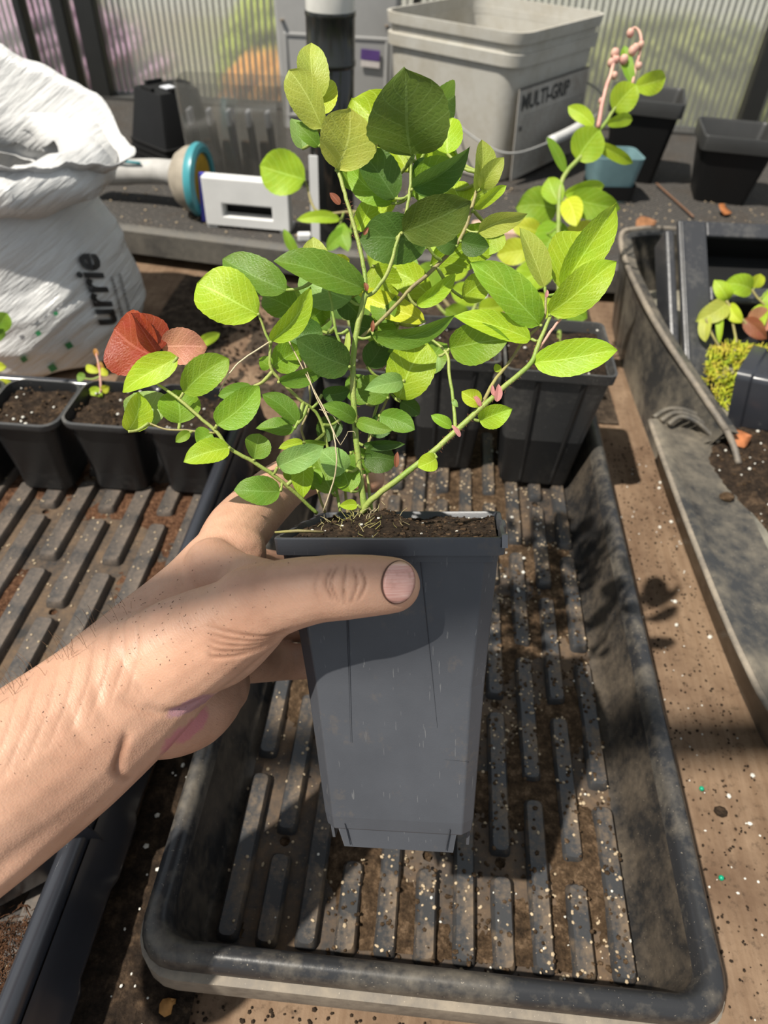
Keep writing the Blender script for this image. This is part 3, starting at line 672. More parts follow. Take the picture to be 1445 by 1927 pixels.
MB().loft([[rel((x, y, .0460)) for x, y in poly], [rel((x, y, .0512)) for x, y in poly]]).build('tray_floor', m_ptin, pt)
# raised far part: sloping side wall and end wall
b0 = [(.246, .555, 0), (.243, .64, 0), (.240, .72, 0), (.238, .82, 0), (.242, .88, 0)]
t0 = [(.281, .553, .070), (.254, .625, .088), (.233, .70, .101), (.219, .80, .114), (.222, .872, .120)]
b1 = [(.262, .905, 0), (.30, .915, 0), (.45, .915, 0), (.80, .915, 0)]; t1 = [(.245, .892, .121), (.29, .900, .121), (.45, .90, .121), (.80, .90, .121)]
mb = MB(); lo = [rel(p) for p in b0 + b1]; hi = [rel(p) for p in t0 + t1]
mid = [tuple(a * .35 + b * .65 for a, b in zip(p, q)) for p, q in zip(lo, hi)]
inn = [(p[0] + (.012 if i < 6 else 0), p[1] - (.012 if i > 4 else 0), p[2] - .002) for i, p in enumerate(hi)]
inb = [(p[0] + (.016 if i < 6 else 0), p[1] - (.03 if i > 4 else 0), .05) for i, p in enumerate(lo)]
mb.loft([lo, mid, hi, inn, inb], False, False, False).build('raised_wall', m_pt, pt, smooth=True, ang=50)
MB().tube(smooth_path(hi, 4), .0032, 8).build('wall_edge', m_lip, pt, smooth=True)
MB().tube(smooth_path([rel(p) for p in ((.281, .553, .070), (.287, .54, .062), (.290, .525, .054))], 4), .003, 8).build('edge_return', m_lip, pt, smooth=True)
for k in range(3):
    MB().tube(smooth_path([rel(p) for p in ((.222 + .006 * k, .578 - .005 * k, .0615), (.238 + .004 * k, .588 - .006 * k, .066), (.262, .586 - .008 * k, .064), (.280, .572 - .008 * k, .054))], 4), .0026, 6).build('corner_step', m_pt, pt, smooth=True)
# spilled soil in the potting tray
sp = MB()
def spill(x, y):
    d = min(1, max(0, (x - .272 - .028 * nz(x, y, 4, 16) - .03 * max(0, (y - .50) * 6) - .2 * max(0, .43 - y)) / .02)) * min(1, max(0, (.60 - y) / .03)) * min(1, max(0, (y - .375 - .02 * nz(x, y, 8, 20)) / .02))
    return .0505 + d * (.0045 + .004 * nz(x, y, 2, 60) + .003 * nz(x, y, 6, 190)) - .002 * (d < .02)
heightfield(sp, .262, .50, .36, .61, 130, 130, spill)
sp.v = [rel(v) for v in sp.v]
o = sp.build('spilled_compost', m_soil, None, smooth=True, loc=(.45, .55, 0)); tag(o, 'dark spilled compost scattered on the right potting tray', 'soil', kind='stuff')
rg = random.Random(17); a_, b_ = [], []
for _ in range(900):
    x, y = rg.uniform(.265, .45), rg.uniform(.38, .60)
    if spill(x, y) > .0515: (a_ if rg.random() < .12 else b_).append((x, y, spill(x, y) + .0006, rg.uniform(.0008, .0021) if rg.random() < .5 else .0007))
tag(grains('perlite_pieces', m_perlite, None, a_, rg), 'white perlite pieces in the spilled compost on the right', 'perlite'); tag(grains('soil_lumps', m_soil_tan, None, b_[:500], rg), 'brown crumbs among the spilled compost on the right', 'soil')
tag(MB().blob(PZ(1368, 935, .055), .0055, 9, 7, (1.2, .9, .7)).build('bark_lump', m_soil_tan, smooth=True), 'tan lump of bark beside the spilled compost', 'bark')
# leaning carrier with square openings
O = Vector((.268, .640, .0525)); ux = Vector((1, .06, 0)).normalized(); uy = (Vector((.262, .80, .166)) - Vector((.285, .640, .0525))); uy = (uy - ux * ux.dot(uy)).normalized(); un = ux.cross(uy)
car = thing('pot_carrier', 'black plastic pot carrier with square openings leaning in the right tray', 'carrier', O)
car.rotation_euler = Matrix((ux, uy, un)).transposed().to_euler()
m_car = dusty_plastic('carrier_plastic', (.034, .035, .039), (.12, .115, .105), .5, .8, .35)
Lh, Wd = .196, .30
def bar(x0, x1, y0, y1, nm='frame_bar'): return MB().box(((x0 + x1) / 2, (y0 + y1) / 2, 0), (x1 - x0, y1 - y0, .008)).build(nm, m_car, car, bevel=.002)
bar(0, .030, 0, Lh); bar(.030, Wd, Lh - .018, Lh); bar(.030, Wd, .102, .120); bar(.030, Wd, 0, .014); bar(.145, .165, .014, .102); bar(.145, .165, .120, Lh - .018)
MB().box((-.008, Lh / 2 - .005, -.016), (.010, Lh - .01, .034)).build('side_skirt', m_car, car, bevel=.003)
MB().box((.004, Lh / 2, .005), (.004, Lh - .006, .003)).build('edge_ridge', m_car, car, bevel=.001)
for x0, x1, y0, y1 in ((.030, .145, .120, .178), (.165, .29, .120, .178), (.030, .145, .014, .102), (.165, .29, .014, .102)):
    mb = MB(); a = rrect((x1 - x0) / 2, (y1 - y0) / 2, .004, 0, 2, (x0 + x1) / 2, (y0 + y1) / 2); mb.loft([a, [(x, y, -.034) for x, y, z in a]], False, True).build('cell', m_black, car)
# small rooted cutting with moss, tipped out of an overturned pot
ov = thing('overturned_pot', 'black pot lying on its side beside the mossy cutting', 'pot', (.350, .600, .081), 0)
ov.rotation_euler = (R(80), R(0), R(60))
MB().loft([rrect(.024, .024, .006, .05, 4), rrect(.0255, .0255, .006, .046, 4), rrect(.030, .030, .007, -.032, 4), rrect(.033, .033, .008, -.034, 4), rrect(.034, .034, .008, -.046, 4), rrect(.0315, .0315, .008, -.046, 4), rrect(.028, .028, .006, -.03, 4), rrect(.022, .022, .006, .045, 4)], True, True).build('pot_wall', m_newtray, ov, smooth=True, ang=30)
# soil spilled on the bench between the trays
sl = MB(); heightfield(sl, -.155, -.093, .02, .52, 26, 150, lambda x, y: .0032 + .0018 * nz(x, y, 2, 40) + .0016 * nz(x, y, 5, 170))
tag(sl.build('spilled_soil', m_soil, None, smooth=True), 'dark soil filling the gap between the left and middle trays', 'soil', kind='stuff')
m_soil_mid = soil_mat('bench_soil', (0.020, 0.015, 0.011), (0.062, 0.045, 0.032), (0.15, 0.11, 0.078), 90)
sl = MB(); heightfield(sl, -.345, .215, .648, .928, 120, 70, lambda x, y: -.0016 + .0042 * min(1, max(0, 1.0 + 1.5 * nz(x, y, 6, 7))) + .0018 * nz(x, y, 2, 45) + .0012 * nz(x, y, 5, 170))
tag(sl.build('scattered_soil', m_soil_mid, None, smooth=True), 'dry brown soil scattered over the bench behind the trays', 'soil', kind='stuff')
rg = random.Random(41); a_, b_, c_ = [], [], []
for _ in range(75): a_.append((rg.uniform(-.146, -.112), rg.uniform(.03, .30), .0035, rg.uniform(.0005, .0011) if rg.random() < .8 else .0019))
for _ in range(95): a_.append((rg.uniform(.168, .245), rg.uniform(.05, .60), .0006, rg.uniform(.0005, .0010) if rg.random() < .85 else .0019))
for _ in range(900): b_.append((rg.uniform(.168, .245), rg.uniform(.04, .62), .0004, rg.uniform(.0004, .0011)))
for _ in range(1500): b_.append((rg.uniform(-.33, .1), rg.uniform(.65, .92), .0022, rg.uniform(.0008, .0026)))
for _ in range(700): b_.append((rg.uniform(-.15, .17), rg.uniform(.04, .092), .0006, rg.uniform(.0004, .0012)))
tag(grains('bench_perlite', m_perlite, None, a_, rg), 'white perlite specks scattered on the bench between the trays', 'perlite')
tag(grains('bench_crumbs', m_soil, None, b_, rg), 'dark soil crumbs scattered on the bench board', 'soil')
m_gb = plain('green_bead', (.0, .30, .16), .35)
for i, (x, y, l) in enumerate(((1320, 1484, 'upper'), (1357, 1652, 'lower'))):
    tag(MB().blob(PZ(x, y, .0018), .0017, 8, 7).build('fertiliser_bead', m_gb, smooth=True), 'tiny green fertiliser bead on the bench, the %s of two' % l, 'bead')
tag(MB().blob(PZ(1356, 1527, .002), .0042, 8, 6, (1.1, .9, .5)).build('soil_clod', m_soil, smooth=True), 'dark soil clod on the bench right of the middle tray', 'soil')
dead_leaf('slim tan dead leaf on the bench before the front left corner of the middle tray', PZ(300, 1905, .003), .010, .7, (.35, .17, .05))
# red fibre and an old pot in the near end of the left tray
rg = random.Random(51); mb = MB()
for _ in range(1000):
    c = PZ(rg.uniform(-40, 75), rg.uniform(1735, 1930), .0165) if rg.random() < .75 else PZ(rg.uniform(-20, 110), rg.uniform(1700, 1930), .0150)
    a = rg.uniform(0, 6.28); d = Vector((math.cos(a), math.sin(a), rg.uniform(-.2, .4))) * rg.uniform(.0012, .0036); e_ = Vector((-d.y, d.x, .0006)) * rg.uniform(-.5, .5)
    mb.tube([c - d, c + e_, c + d], rg.uniform(.00012, .0003), 4)
tag(mb.build('coir_fibres', m_soil_red, None), 'loose reddish coir fibres in the near end of the left tray', 'fibre', kind='stuff')
op = thing('tipped_pot', 'black pot lying in the near left tray below the forearm', 'pot', (-.207, .150, .046)); op.rotation_euler = (R(100), 0, R(-52))
MB().loft([rrect(.024, .024, .005, .045, 3), rrect(.029, .029, .006, -.028, 3), rrect(.0315, .0315, .006, -.029, 3), rrect(.032, .032, .006, -.040, 3), rrect(.030, .030, .006, -.040, 3), rrect(.027, .027, .005, -.02, 3), rrect(.022, .022, .005, .04, 3)], True, True).build('pot_wall', m_newtray, op, smooth=True, ang=30)
# ------------------------------------------------------------------ leaves
def leaf_mat():
    n = N('leaf_blade'); uv = n.n('ShaderNodeUVMap').outputs[0]; sx = n.n('ShaderNodeSeparateXYZ'); n.l(uv, sx.inputs[0])
    a = n.math('ABSOLUTE', n.math('MULTIPLY_ADD', sx.outputs[0], 2.0, -1.0)); v = sx.outputs[1]
    rnd_ = n.n('ShaderNodeObjectInfo')
    mid = n.math('LESS_THAN', a, 0.035)
    ph = n.math('FRACT', n.math('SUBTRACT', n.math('MULTIPLY', v, 6.5), n.math('MULTIPLY', a, 2.3)))
    side = n.math('LESS_THAN', n.math('ABSOLUTE', n.math('SUBTRACT', ph, 0.5)), 0.045)
    mp = n.n('ShaderNodeMapping'); n.l(uv, mp.inputs[0]); mp.inputs['Scale'].default_value = (16, 20, 1)
    vo = n.n('ShaderNodeTexVoronoi', {'feature': 'DISTANCE_TO_EDGE'}, Scale=1.0); n.l(mp.outputs[0], vo.inputs['Vector'])
    net = n.math('LESS_THAN', vo.outputs['Distance'], 0.05)
    vein = n.math('MAXIMUM', n.math('MAXIMUM', mid, n.math('MULTIPLY', side, .7)), n.math('MULTIPLY', net, .22))
    o = n.obj(); nf = n.noise(o, 130, 4); nl = n.noise(o, 45, 3)
    hsv = n.n('ShaderNodeHueSaturation'); n.l(rnd_.outputs['Color'], hsv.inputs['Color']); n.l(n.math('MULTIPLY_ADD', nl, .5, .75), hsv.inputs['Value']); n.l(n.math('MULTIPLY_ADD', nf, .04, .48), hsv.inputs['Hue'])
    h2 = n.n('ShaderNodeHueSaturation', Value=1.7, Saturation=.85); n.l(hsv.outputs[0], h2.inputs['Color']); col = n.mix(n.math('MULTIPLY', vein, .55), hsv.outputs[0], h2.outputs[0])
    vh = n.math('ADD', n.math('MULTIPLY', vein, -1.0), n.math('MULTIPLY', vo.outputs['Distance'], 1.2))
    bmp = n.bump(vh, .20, .0010)
    n.base(col, .45, .32, bmp)
    tl = n.n('ShaderNodeBsdfTranslucent'); g = n.n('ShaderNodeGamma', Gamma=.85); n.l(col, g.inputs[0]); n.l(g.outputs[0], tl.inputs[0]); n.l(bmp, tl.inputs['Normal'])
    mx = n.n('ShaderNodeMixShader'); mx.inputs[0].default_value = .36; n.l(n.b.outputs[0], mx.inputs[1]); n.l(tl.outputs[0], mx.inputs[2]); n.l(mx.outputs[0], n.out.inputs[0])
    return n.m
m_leaf = leaf_mat()
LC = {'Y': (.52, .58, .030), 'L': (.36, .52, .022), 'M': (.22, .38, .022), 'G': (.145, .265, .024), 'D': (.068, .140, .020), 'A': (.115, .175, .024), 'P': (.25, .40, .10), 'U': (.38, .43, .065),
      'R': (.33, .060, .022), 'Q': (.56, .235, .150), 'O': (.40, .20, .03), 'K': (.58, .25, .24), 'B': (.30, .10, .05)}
lrg = random.Random(77)
def leaf(parent, b, t, w, c, roll=0.0, fold=0.25, curl=0.12, shape=0.0, name='leaf', cup=0.0, petiole=None, toward=True):
    """blade from base b to tip t (points of the place), true width w; roll turns it about its axis"""
    b, t = Vector(b), Vector(t); ax = t - b; L = ax.length; ax.normalize()
    vw = (b - Vector(CAM)).normalized(); s = ax.cross(vw).normalized(); nr = s.cross(ax).normalized()
    if nr.dot(vw) > 0: nr = -nr; s = -s
    q = Matrix.Rotation(roll, 3, ax); s = q @ s; nr = q @ nr
    nu, nv = 10, 18; vs = []; uv = []; ph = lrg.uniform(0, 6.28); wav = lrg.uniform(.4, 1.0)
    sgn = lrg.choice((-1, 1)); bend = lrg.uniform(-.07, .07); tipv = lrg.uniform(-.10, .12); tw_ = lrg.uniform(-.55, .55); s0, n0 = s.copy(), nr.copy(); curl = curl * lrg.uniform(.3, 2.6)
    for j in range(nv + 1):
        v = j / nv
        e = 0.54 - .16 * min(0, shape); q_ = .60 + .22 * shape + tipv
        pr = (v ** e) * ((1 - v) ** q_); pk = e / (e + q_); pr /= (pk ** e) * ((1 - pk) ** q_)
        pr = pr * (1 + .05 * math.sin(v * 3.1 + ph)) + .0
        if v > .86: pr *= 1 - .42 * ((v - .86) / .14) ** 1.2
        if j % 2 and .1 < v < .95: pr *= .975
        qm = Matrix.Rotation(tw_ * (v - .4), 3, ax); s, nr = qm @ s0, qm @ n0
        for i in range(nu + 1):
            u = (i / nu) * 2 - 1; hw = w / 2 * pr
            x = hw * u; y = L * v
            zz = -fold * abs(x) * -1.0 * 1.0                       # V fold, edges towards the upper face
            zz += -curl * L * (2 * v - .6) ** 2 * .5 + .02 * w * wav * math.sin(v * 9 + ph + u * 1.2) * abs(u) ** 1.5 * 2 + cup * w * (u * u) * pr
            zz += .008 * w * math.cos(v * 40.8 - abs(u) * 14.4) * (1 - abs(u)) * 1.0
            vs.append(b + ax * y + s * (x + bend * L * math.sin(math.pi * v)) + nr * zz); uv.append((u * .5 + .5, v))
    fs = [(j * (nu + 1) + i, j * (nu + 1) + i + 1, (j + 1) * (nu + 1) + i + 1, (j + 1) * (nu + 1) + i) for j in range(nv) for i in range(nu)]
    org = parent.matrix_world.translation if parent else Vector()
    inv = parent_inv(parent)
    me = bpy.data.meshes.new(name); me.from_pydata([inv @ p for p in vs], [], fs); me.update()
    ul = me.uv_layers.new(name='UVMap'); idx = np.empty(len(me.loops), dtype=np.int32); me.loops.foreach_get('vertex_index', idx)
    ul.data.foreach_set('uv', np.array(uv, dtype=np.float32)[idx].ravel()); me.polygons.foreach_set('use_smooth', [True] * len(me.polygons))
    o = obj(name, me, m_leaf, parent); c = LC[c] if isinstance(c, str) else c
    k = lrg.uniform(.88, 1.12); o.color = (c[0] * k * lrg.uniform(.93, 1.07), c[1] * k, c[2] * k, 1)
    if name == 'leaf': LEAVES.setdefault(parent.name, []).append((o, b))
    return o
def parent_inv(parent):
    if parent is None: return Matrix.Identity(4)
    return (Matrix.Translation(parent.location) @ parent.rotation_euler.to_matrix().to_4x4()).inverted()
def MB_local(parent, pts, rad, name, m, k=5, n=8):
    inv = parent_inv(parent); sp_ = smooth_path(pts, k); r = np.interp(np.linspace(0, 1, len(sp_)), np.linspace(0, 1, len(rad)), rad)
    if name == 'stem': STEMS.setdefault(parent.name, []).extend(sp_)
    sp_ = [p + Vector((noise.noise(p * 300), noise.noise(p * 300 + Vector((3, 3, 3))), 0)) * .0003 for p in sp_]
    return MB().tube([inv @ p for p in sp_], list(r), n).build(name, m, parent, smooth=True)
STEMS = {}
def join_petioles(parent):
    pts = STEMS.get(parent.name, [])
    inv = parent_inv(parent)
    for o, b in LEAVES.get(parent.name, []):
        p = min(pts, key=lambda q: (q - b).length); d = (p - b).length
        if d < .0012 or d > .05: continue
        k = max(.6, min(1.0, d / .01)); m_ = (p + b) * .5 - UP * d * .12
        sp_ = smooth_path([p, m_, b], 4)
        MB().tube([inv @ q for q in sp_], [.0009 * k] * 4 + [.0007] * (len(sp_) - 4), 6).build('petiole', m_stem, o, smooth=True)
LEAVES = {}
def stem_mat(name, c1, c2):
    n = N(name); o = n.obj(); a = n.noise(o, 60, 4); b = n.noise(o, 900, 2)
    return n.base(n.ramp(a, [(.35, c1), (.65, c2)]), .5, .4, n.bump(b, .4, .0006))
m_stem = stem_mat('stem_green', (.20, .30, .05), (.33, .36, .10)); m_stem2 = stem_mat('stem_brown', (.22, .17, .09), (.33, .30, .10)); m_pink = stem_mat('stem_pink', (.55, .25, .22), (.62, .40, .30)); m_straw = stem_mat('dry_straw', (.45, .36, .22), (.62, .53, .36))
bpy.context.view_layer.update()

# ------------------------------------------------------------------ the held pot
def camv(r, u, b): return RIGHT * r + UP * u + BACK * b
tilt = R(6.3)
ez = camv(-.022, math.cos(tilt), math.sin(tilt)).normalized()
ex = camv(math.cos(R(8)), .010, math.sin(R(8))); ex = (ex - ez * ex.dot(ez)).normalized(); ey = ez.cross(ex)
front_mid = P(727, 1012, .2745)
POT = Matrix.Translation(front_mid + ey * .0455) @ Matrix((ex, ey, ez)).transposed().to_4x4()
hp = thing('held_pot', 'dark grey square plastic pot held up in the hand with the leafy plant', 'pot')
hp.location = POT.translation; hp.rotation_euler = POT.to_euler()
def held_mat():
    n = N('held_pot_plastic'); o = n.obj(); a = n.noise(o, 20, 5, .6); b = n.noise(o, 1500, 2); mp = n.n('ShaderNodeMapping'); n.l(o, mp.inputs[0]); mp.inputs['Scale'].default_value = (900, 900, 30); st_ = n.noise(mp.outputs[0], 1, 2)
    col = n.ramp(a, [(.35, (.047, .050, .058)), (.7, (.062, .066, .076))])
    col = n.mix(n.math('MULTIPLY', n.math('GREATER_THAN', st_, .70), .45), col, (.16, .16, .16))
    d = n.ramp(n.noise(o, 55, 5, .7), [(.58, (0, 0, 0)), (.8, (.6, .6, .6))]); col = n.mix(d, col, (.12, .095, .07))
    return n.base(col, .40, .45, n.bump(b, .10, .0005))
m_held = held_mat()
def oct_ring(hw, c, z): return [(hw, -hw + c, z), (hw, hw - c, z), (hw - c, hw, z), (-hw + c, hw, z), (-hw, hw - c, z), (-hw, -hw + c, z), (-hw + c, -hw, z), (hw - c, -hw, z)]
HB = .1290
hwall = MB().loft([oct_ring(.0430, .0055, -.006), oct_ring(.0424, .0055, -.012), oct_ring(.0372, .0055, -.062), oct_ring(.0322, .0045, -HB + .006), oct_ring(.0312, .004, -HB)], False, True).build('pot_wall', m_held, hp, bevel=.0006)
def rimring(hw, z, bulge=.0):
    pts = rrect(hw, hw, .004, z, 3); out = []
    n_ = len(pts)
    for i in range(n_):
        a, b = Vector(pts[i]), Vector(pts[(i + 1) % n_]); out.append(a)
        if (b - a).length > .03:
            d = (b - a).normalized(); nrm = Vector((d.y, -d.x, 0))
            for f in (.36, .40, .45, .56, .60, .64): out.append(a.lerp(b, f) + nrm * bulge * (1 if f in (.40, .45, .56, .60) else 0))
    return out
MB().loft([rimring(.0432, -.0072, .0016), rimring(.0452, -.0070, .0012), rimring(.0458, -.0006, .0012), rimring(.0454, 0, .0012), rimring(.0440, 0, .0012), rimring(.0436, -.0012, .001), rimring(.0428, -.010)], False, False).build('pot_rim', m_held, hp, smooth=True, ang=25)
for k in range(4):     # foot tabs with cut corners
    q = Matrix.Rotation(R(90 * k), 4, 'Z')
    vs = [(-.0265, -.0310, -HB + .003), (.0255, -.0310, -HB + .003), (.0235, -.0300, -HB - .0085), (-.0235, -.0300, -HB - .0085), (-.0265, -.0296, -HB + .003), (.0255, -.0296, -HB + .003), (.0235, -.0288, -HB - .0085), (-.0235, -.0288, -HB - .0085)]
    MB().add([q @ Vector(v) for v in vs], [(0, 1, 2, 3), (7, 6, 5, 4), (0, 4, 5, 1), (1, 5, 6, 2), (2, 6, 7, 3), (3, 7, 4, 0)]).build('foot_tab', m_held, hp)
def face_pt(x, z, off=0.0):   # on the front face
    hw = float(np.interp(-z, [.006, .012, .062, HB], [.0430, .0424, .0372, .0316])); return Vector((x, -hw - off, z))
def seam(x0, z0, x1, z1, w=.0007, off=.0006):
    mb = MB(); rr = []
    for i in range(9):
        u = i / 8; x, z = x0 + (x1 - x0) * u, z0 + (z1 - z0) * u; k = w * (1 - .6 * u)
        rr.append([face_pt(x - k, z, -.0004), face_pt(x, z, off * (1 - .5 * u)), face_pt(x + k, z, -.0004)])
    mb.loft(rr, False, False, False).build('moulded_seam', m_held, hwall)
seam(-.0165, -.012, -.0178, -.088); seam(-.0172, -.012, -.0184, -.088, .0005, .0003); seam(.0130, -.010, .0180, -.080, .0006, .0005); seam(.0300, -.0945, .0205, -.0940, .0004, .0003)
for sx in (-1, 1):
    seam(sx * .0225, -.1260, sx * .0205, -.1357, .0004, .0008)
MB().box((.0452, -.0438, -.0015), (.0022, .0036, .0050)).build('torn_corner', plain('scuffed_grey', (.17, .17, .18), .4), hp)
def hsoil(x, y):
    m = .010 * math.exp(-((x + .004) ** 2 + (y + .008) ** 2) / .00018) + .006 * math.exp(-((x + .022) ** 2 + (y + .012) ** 2) / .0003)
    return -.0030 + m * .75 + .0016 * nz(x, y, 1, 90) + .0012 * nz(x, y, 4, 260) + .0006 * nz(x, y, 4, 700)
mb = MB(); heightfield(mb, -.0425, .0425, -.0425, .0425, 70, 70, hsoil); hso = mb.build('soil', m_soil, hp, smooth=True)
rg = random.Random(61); a_, b_, c_ = [], [], []
for _ in range(900):
    x, y = rg.uniform(-.042, .042), rg.uniform(-.042, .042); (a_ if rg.random() < .06 else (b_ if rg.random() < .5 else c_)).append((x, y, hsoil(x, y) + .0002, rg.uniform(.0003, .0009) if rg.random() < .9 else .0014))
grains('perlite_grains', m_perlite, hso, a_[::2], rg); grains('dry_crumbs', m_soil_tan, hso, b_, rg); grains('dark_crumbs', m_soil, hso, c_, rg)
mb = MB()
for _ in range(55):
    x, y = rg.gauss(-.016, .009), rg.gauss(-.016, .008)
    if abs(x) > .04 or abs(y) > .04: continue
    z = hsoil(x, y); d = Vector((rg.gauss(0, .5), rg.gauss(0, .5), rg.uniform(.3, 1))).normalized() * rg.uniform(.002, .007)
    mb.tube([(x, y, z), Vector((x, y, z)) + d * .6 + Vector((rg.gauss(0, .001), 0, 0)), Vector((x, y, z)) + d], [.00016, .00014, .00007], 4)
o = mb.build('moss_and_roots', stem_mat('moss_yellow', (.30, .27, .07), (.40, .33, .20)), hso); o['kind'] = 'stuff'
MB().tube([(-.046, -.040, .0015), (-.036, -.041, .0022), (-.026, -.040, .0016)], [.0005, .0008, .0005], 5).build('bark_sliver', m_stem2, hp, smooth=True)

# ------------------------------------------------------------------ the hand and forearm
HO = P(260, 1290, .285)          # wrist
CR = CAMROT
CRI = CR.inverted()
def tohand(px, py, z): return CRI @ (P(px, py, z) - HO)
hand_parts = []
def limb(nodes, n=20, k=5):
    """tapered limb piece: nodes (px, py, distance, radius in photo px, depth ratio)"""
    nd = np.array([(x, y, z, r, (e[0] if e else 1.0)) for x, y, z, r, *e in nodes]); m = len(nd); out = []
    cps = [Vector(tuple(row[:3])) for row in nd]
    ctr = [tohand(*c) for c in nd[:, :3]]; rad = [row[3] * row[2] / F for row in nd]; rat = list(nd[:, 4])
    path_ = smooth_path(ctr, k); u = np.linspace(0, m - 1, len(path_)); rr = np.interp(u, range(m), rad); ra = np.interp(u, range(m), rat)
    # round ends
    t0_ = (path_[0] - path_[1]).normalized(); t1_ = (path_[-1] - path_[-2]).normalized()
    pre = [(path_[0] + t0_ * rr[0] * math.sin(R(a)), rr[0] * math.cos(R(a)), ra[0]) for a in (80, 60, 40, 20)]
    post = [(path_[-1] + t1_ * rr[-1] * math.sin(R(a)), rr[-1] * math.cos(R(a)), ra[-1]) for a in (20, 40, 60, 80)]
    seq = pre + list(zip(path_, rr, ra)) + post; rings = []
    for i, (p, r, e) in enumerate(seq):
        t = (seq[min(i + 1, len(seq) - 1)][0] - seq[max(i - 1, 0)][0]).normalized()
        a = t.cross(Vector((0, 0, 1))).normalized(); b = t.cross(a).normalized()
        rings.append([p + (a * math.cos(q) + b * e * math.sin(q)) * r for q in (2 * math.pi * j / n for j in range(n))])
    mb = MB().loft(rings); hand_parts.append(mb)
# forearm and wrist
limb([(-520, 1800, .205, 215, .9), (-300, 1668, .222, 195, .9), (-120, 1560, .240, 178, .88), (0, 1482, .250, 163, .86), (120, 1396, .262, 150, .80), (230, 1306, .274, 136, .74), (300, 1248, .282, 120, .72)])
# back of the hand, thenar and web
limb([(235, 1290, .278, 132, .72), (320, 1205, .288, 118, .62), (385, 1125, .296, 98, .62), (432, 1042, .306, 70, .80)])
limb([(270, 1270, .276, 110, .75), (360, 1215, .272, 102, .70), (440, 1170, .268, 84, .76), (505, 1133, .264, 72, .85)])
limb([(330, 1235, .284, 92, .8), (405, 1205, .281, 92, .8), (455, 1172, .276, 82, .8), (490, 1146, .270, 70, .8)])
limb([(400, 1080, .292, 70, .7), (452, 1092, .280, 52, .7), (505, 1108, .268, 55, .9)])
# thumb
limb([(470, 1142, .267, 78, .85), (545, 1119, .2615, 69, .88), (600, 1109, .2590, 63.5, .90), (648, 1105, .2582, 62.5, .90), (700, 1102, .2590, 58.5, .86), (738, 1101, .2600, 54, .78)])
# index finger going round behind the rim
limb([(425, 1040, .308, 60), (448, 998, .318, 60), (498, 944, .340, 52), (548, 904, .362, 45), (610, 886, .388, 38), (668, 893, .392, 31), (697, 902, .388, 27)])
# far side of the palm, heel of the hand and curled fingers
limb([(255, 1320, .292, 108, .8), (312, 1330, .302, 99, .8), (360, 1318, .312, 90, .8), (405, 1285, .325, 70, .8)])
limb([(380, 1120, .318, 80), (410, 1180, .332, 80), (395, 1255, .330, 72)])
limb([(420, 1085, .335, 56), (475, 1075, .365, 46), (545, 1080, .402, 38), (640, 1090, .408, 33), (700, 1098, .400, 29)])
limb([(415, 1160, .340, 54), (475, 1165, .368, 46), (545, 1172, .400, 37), (640, 1180, .404, 32), (690, 1186, .396, 28)])
limb([(400, 1230, .336, 54), (465, 1240, .358, 46), (535, 1244, .386, 36), (615, 1246, .390, 30), (655, 1248, .382, 26)])
mb = MB()
for h_ in hand_parts: mb.add(h_.v, h_.f)
tmp = mb.build('hand_rough', None)
tmp.data.materials.clear()
rm = tmp.modifiers.new('r', 'REMESH'); rm.mode = 'VOXEL'; rm.voxel_size = .00075
smd = tmp.modifiers.new('s', 'SMOOTH'); smd.factor = .5; smd.iterations = 20
bpy.context.view_layer.update(); dg = bpy.context.evaluated_depsgraph_get()
hme = bpy.data.meshes.new_from_object(tmp.evaluated_get(dg)); bpy.data.objects.remove(tmp)
# creases and tendons pressed into the surface, in the hand's own coordinates
nv_ = len(hme.vertices); co = np.empty(nv_ * 3, dtype=np.float32); hme.vertices.foreach_get('co', co); co = co.reshape(-1, 3).astype(float)
no = np.empty(nv_ * 3, dtype=np.float32); hme.vertices.foreach_get('normal', no); no = no.reshape(-1, 3).astype(float)
def hxy(px, py, z=.27): v = tohand(px, py, z); return v.x, v.y
crease_tint = np.zeros(nv_); disp = np.zeros(nv_); frontw = np.clip(no[:, 2] * 2.2, 0, 1)
def crease(pts, depth, width, z=.268, side=1.0):
    """groove along a polyline on the near surface"""
    pl = [Vector((*hxy(x, y, z), 0)) for x, y in pts]; pl = smooth_path(pl, 5); best = np.full(nv_, 1e9); tpar = np.zeros(nv_)
    for i in range(len(pl) - 1):
        a = np.array(pl[i][:2]); b = np.array(pl[i + 1][:2]); d = b - a; L2 = d.dot(d) + 1e-12
        t = np.clip(((co[:, :2] - a) @ d) / L2, 0, 1); q = a + t[:, None] * d; dist = np.hypot(*(co[:, :2] - q).T)
        tpar = np.where(dist < best, (i + t) / (len(pl) - 1), tpar); best = np.minimum(best, dist)
    if width < .0015: crease_tint[:] = np.maximum(crease_tint, min(1, depth / .0009) * np.exp(-(best / (width * .75)) ** 2) * np.sin(np.pi * np.clip(tpar, 0, 1)) ** .5 * frontw)  # narrow creases get a darker brown colour along their lines
    disp[:] -= depth * np.exp(-(best / width) ** 2) * np.sin(np.pi * np.clip(tpar * .94 + .03, 0, 1)) ** .5 * frontw
for k, (x, b) in enumerate(((622, -9), (634, -12), (650, -3), (662, 10), (676, 12))):
    crease([(x, 1062 + 4 * abs(k - 2)), (x + b, 1098), (x + (4 if k < 2 else -2), 1140 - 4 * abs(k - 2))], .00075, .0006, .247)
crease([(600, 1070), (592, 1105), (602, 1140)], .0003, .0006, .247)
for k in range(5): crease([(545 - 8 * k, 1186 + 8 * k), (500 - 10 * k, 1200 + 9 * k), (440 - 10 * k, 1192 + 12 * k), (390, 1180 + 12 * k)], .0006, .0009, .255)
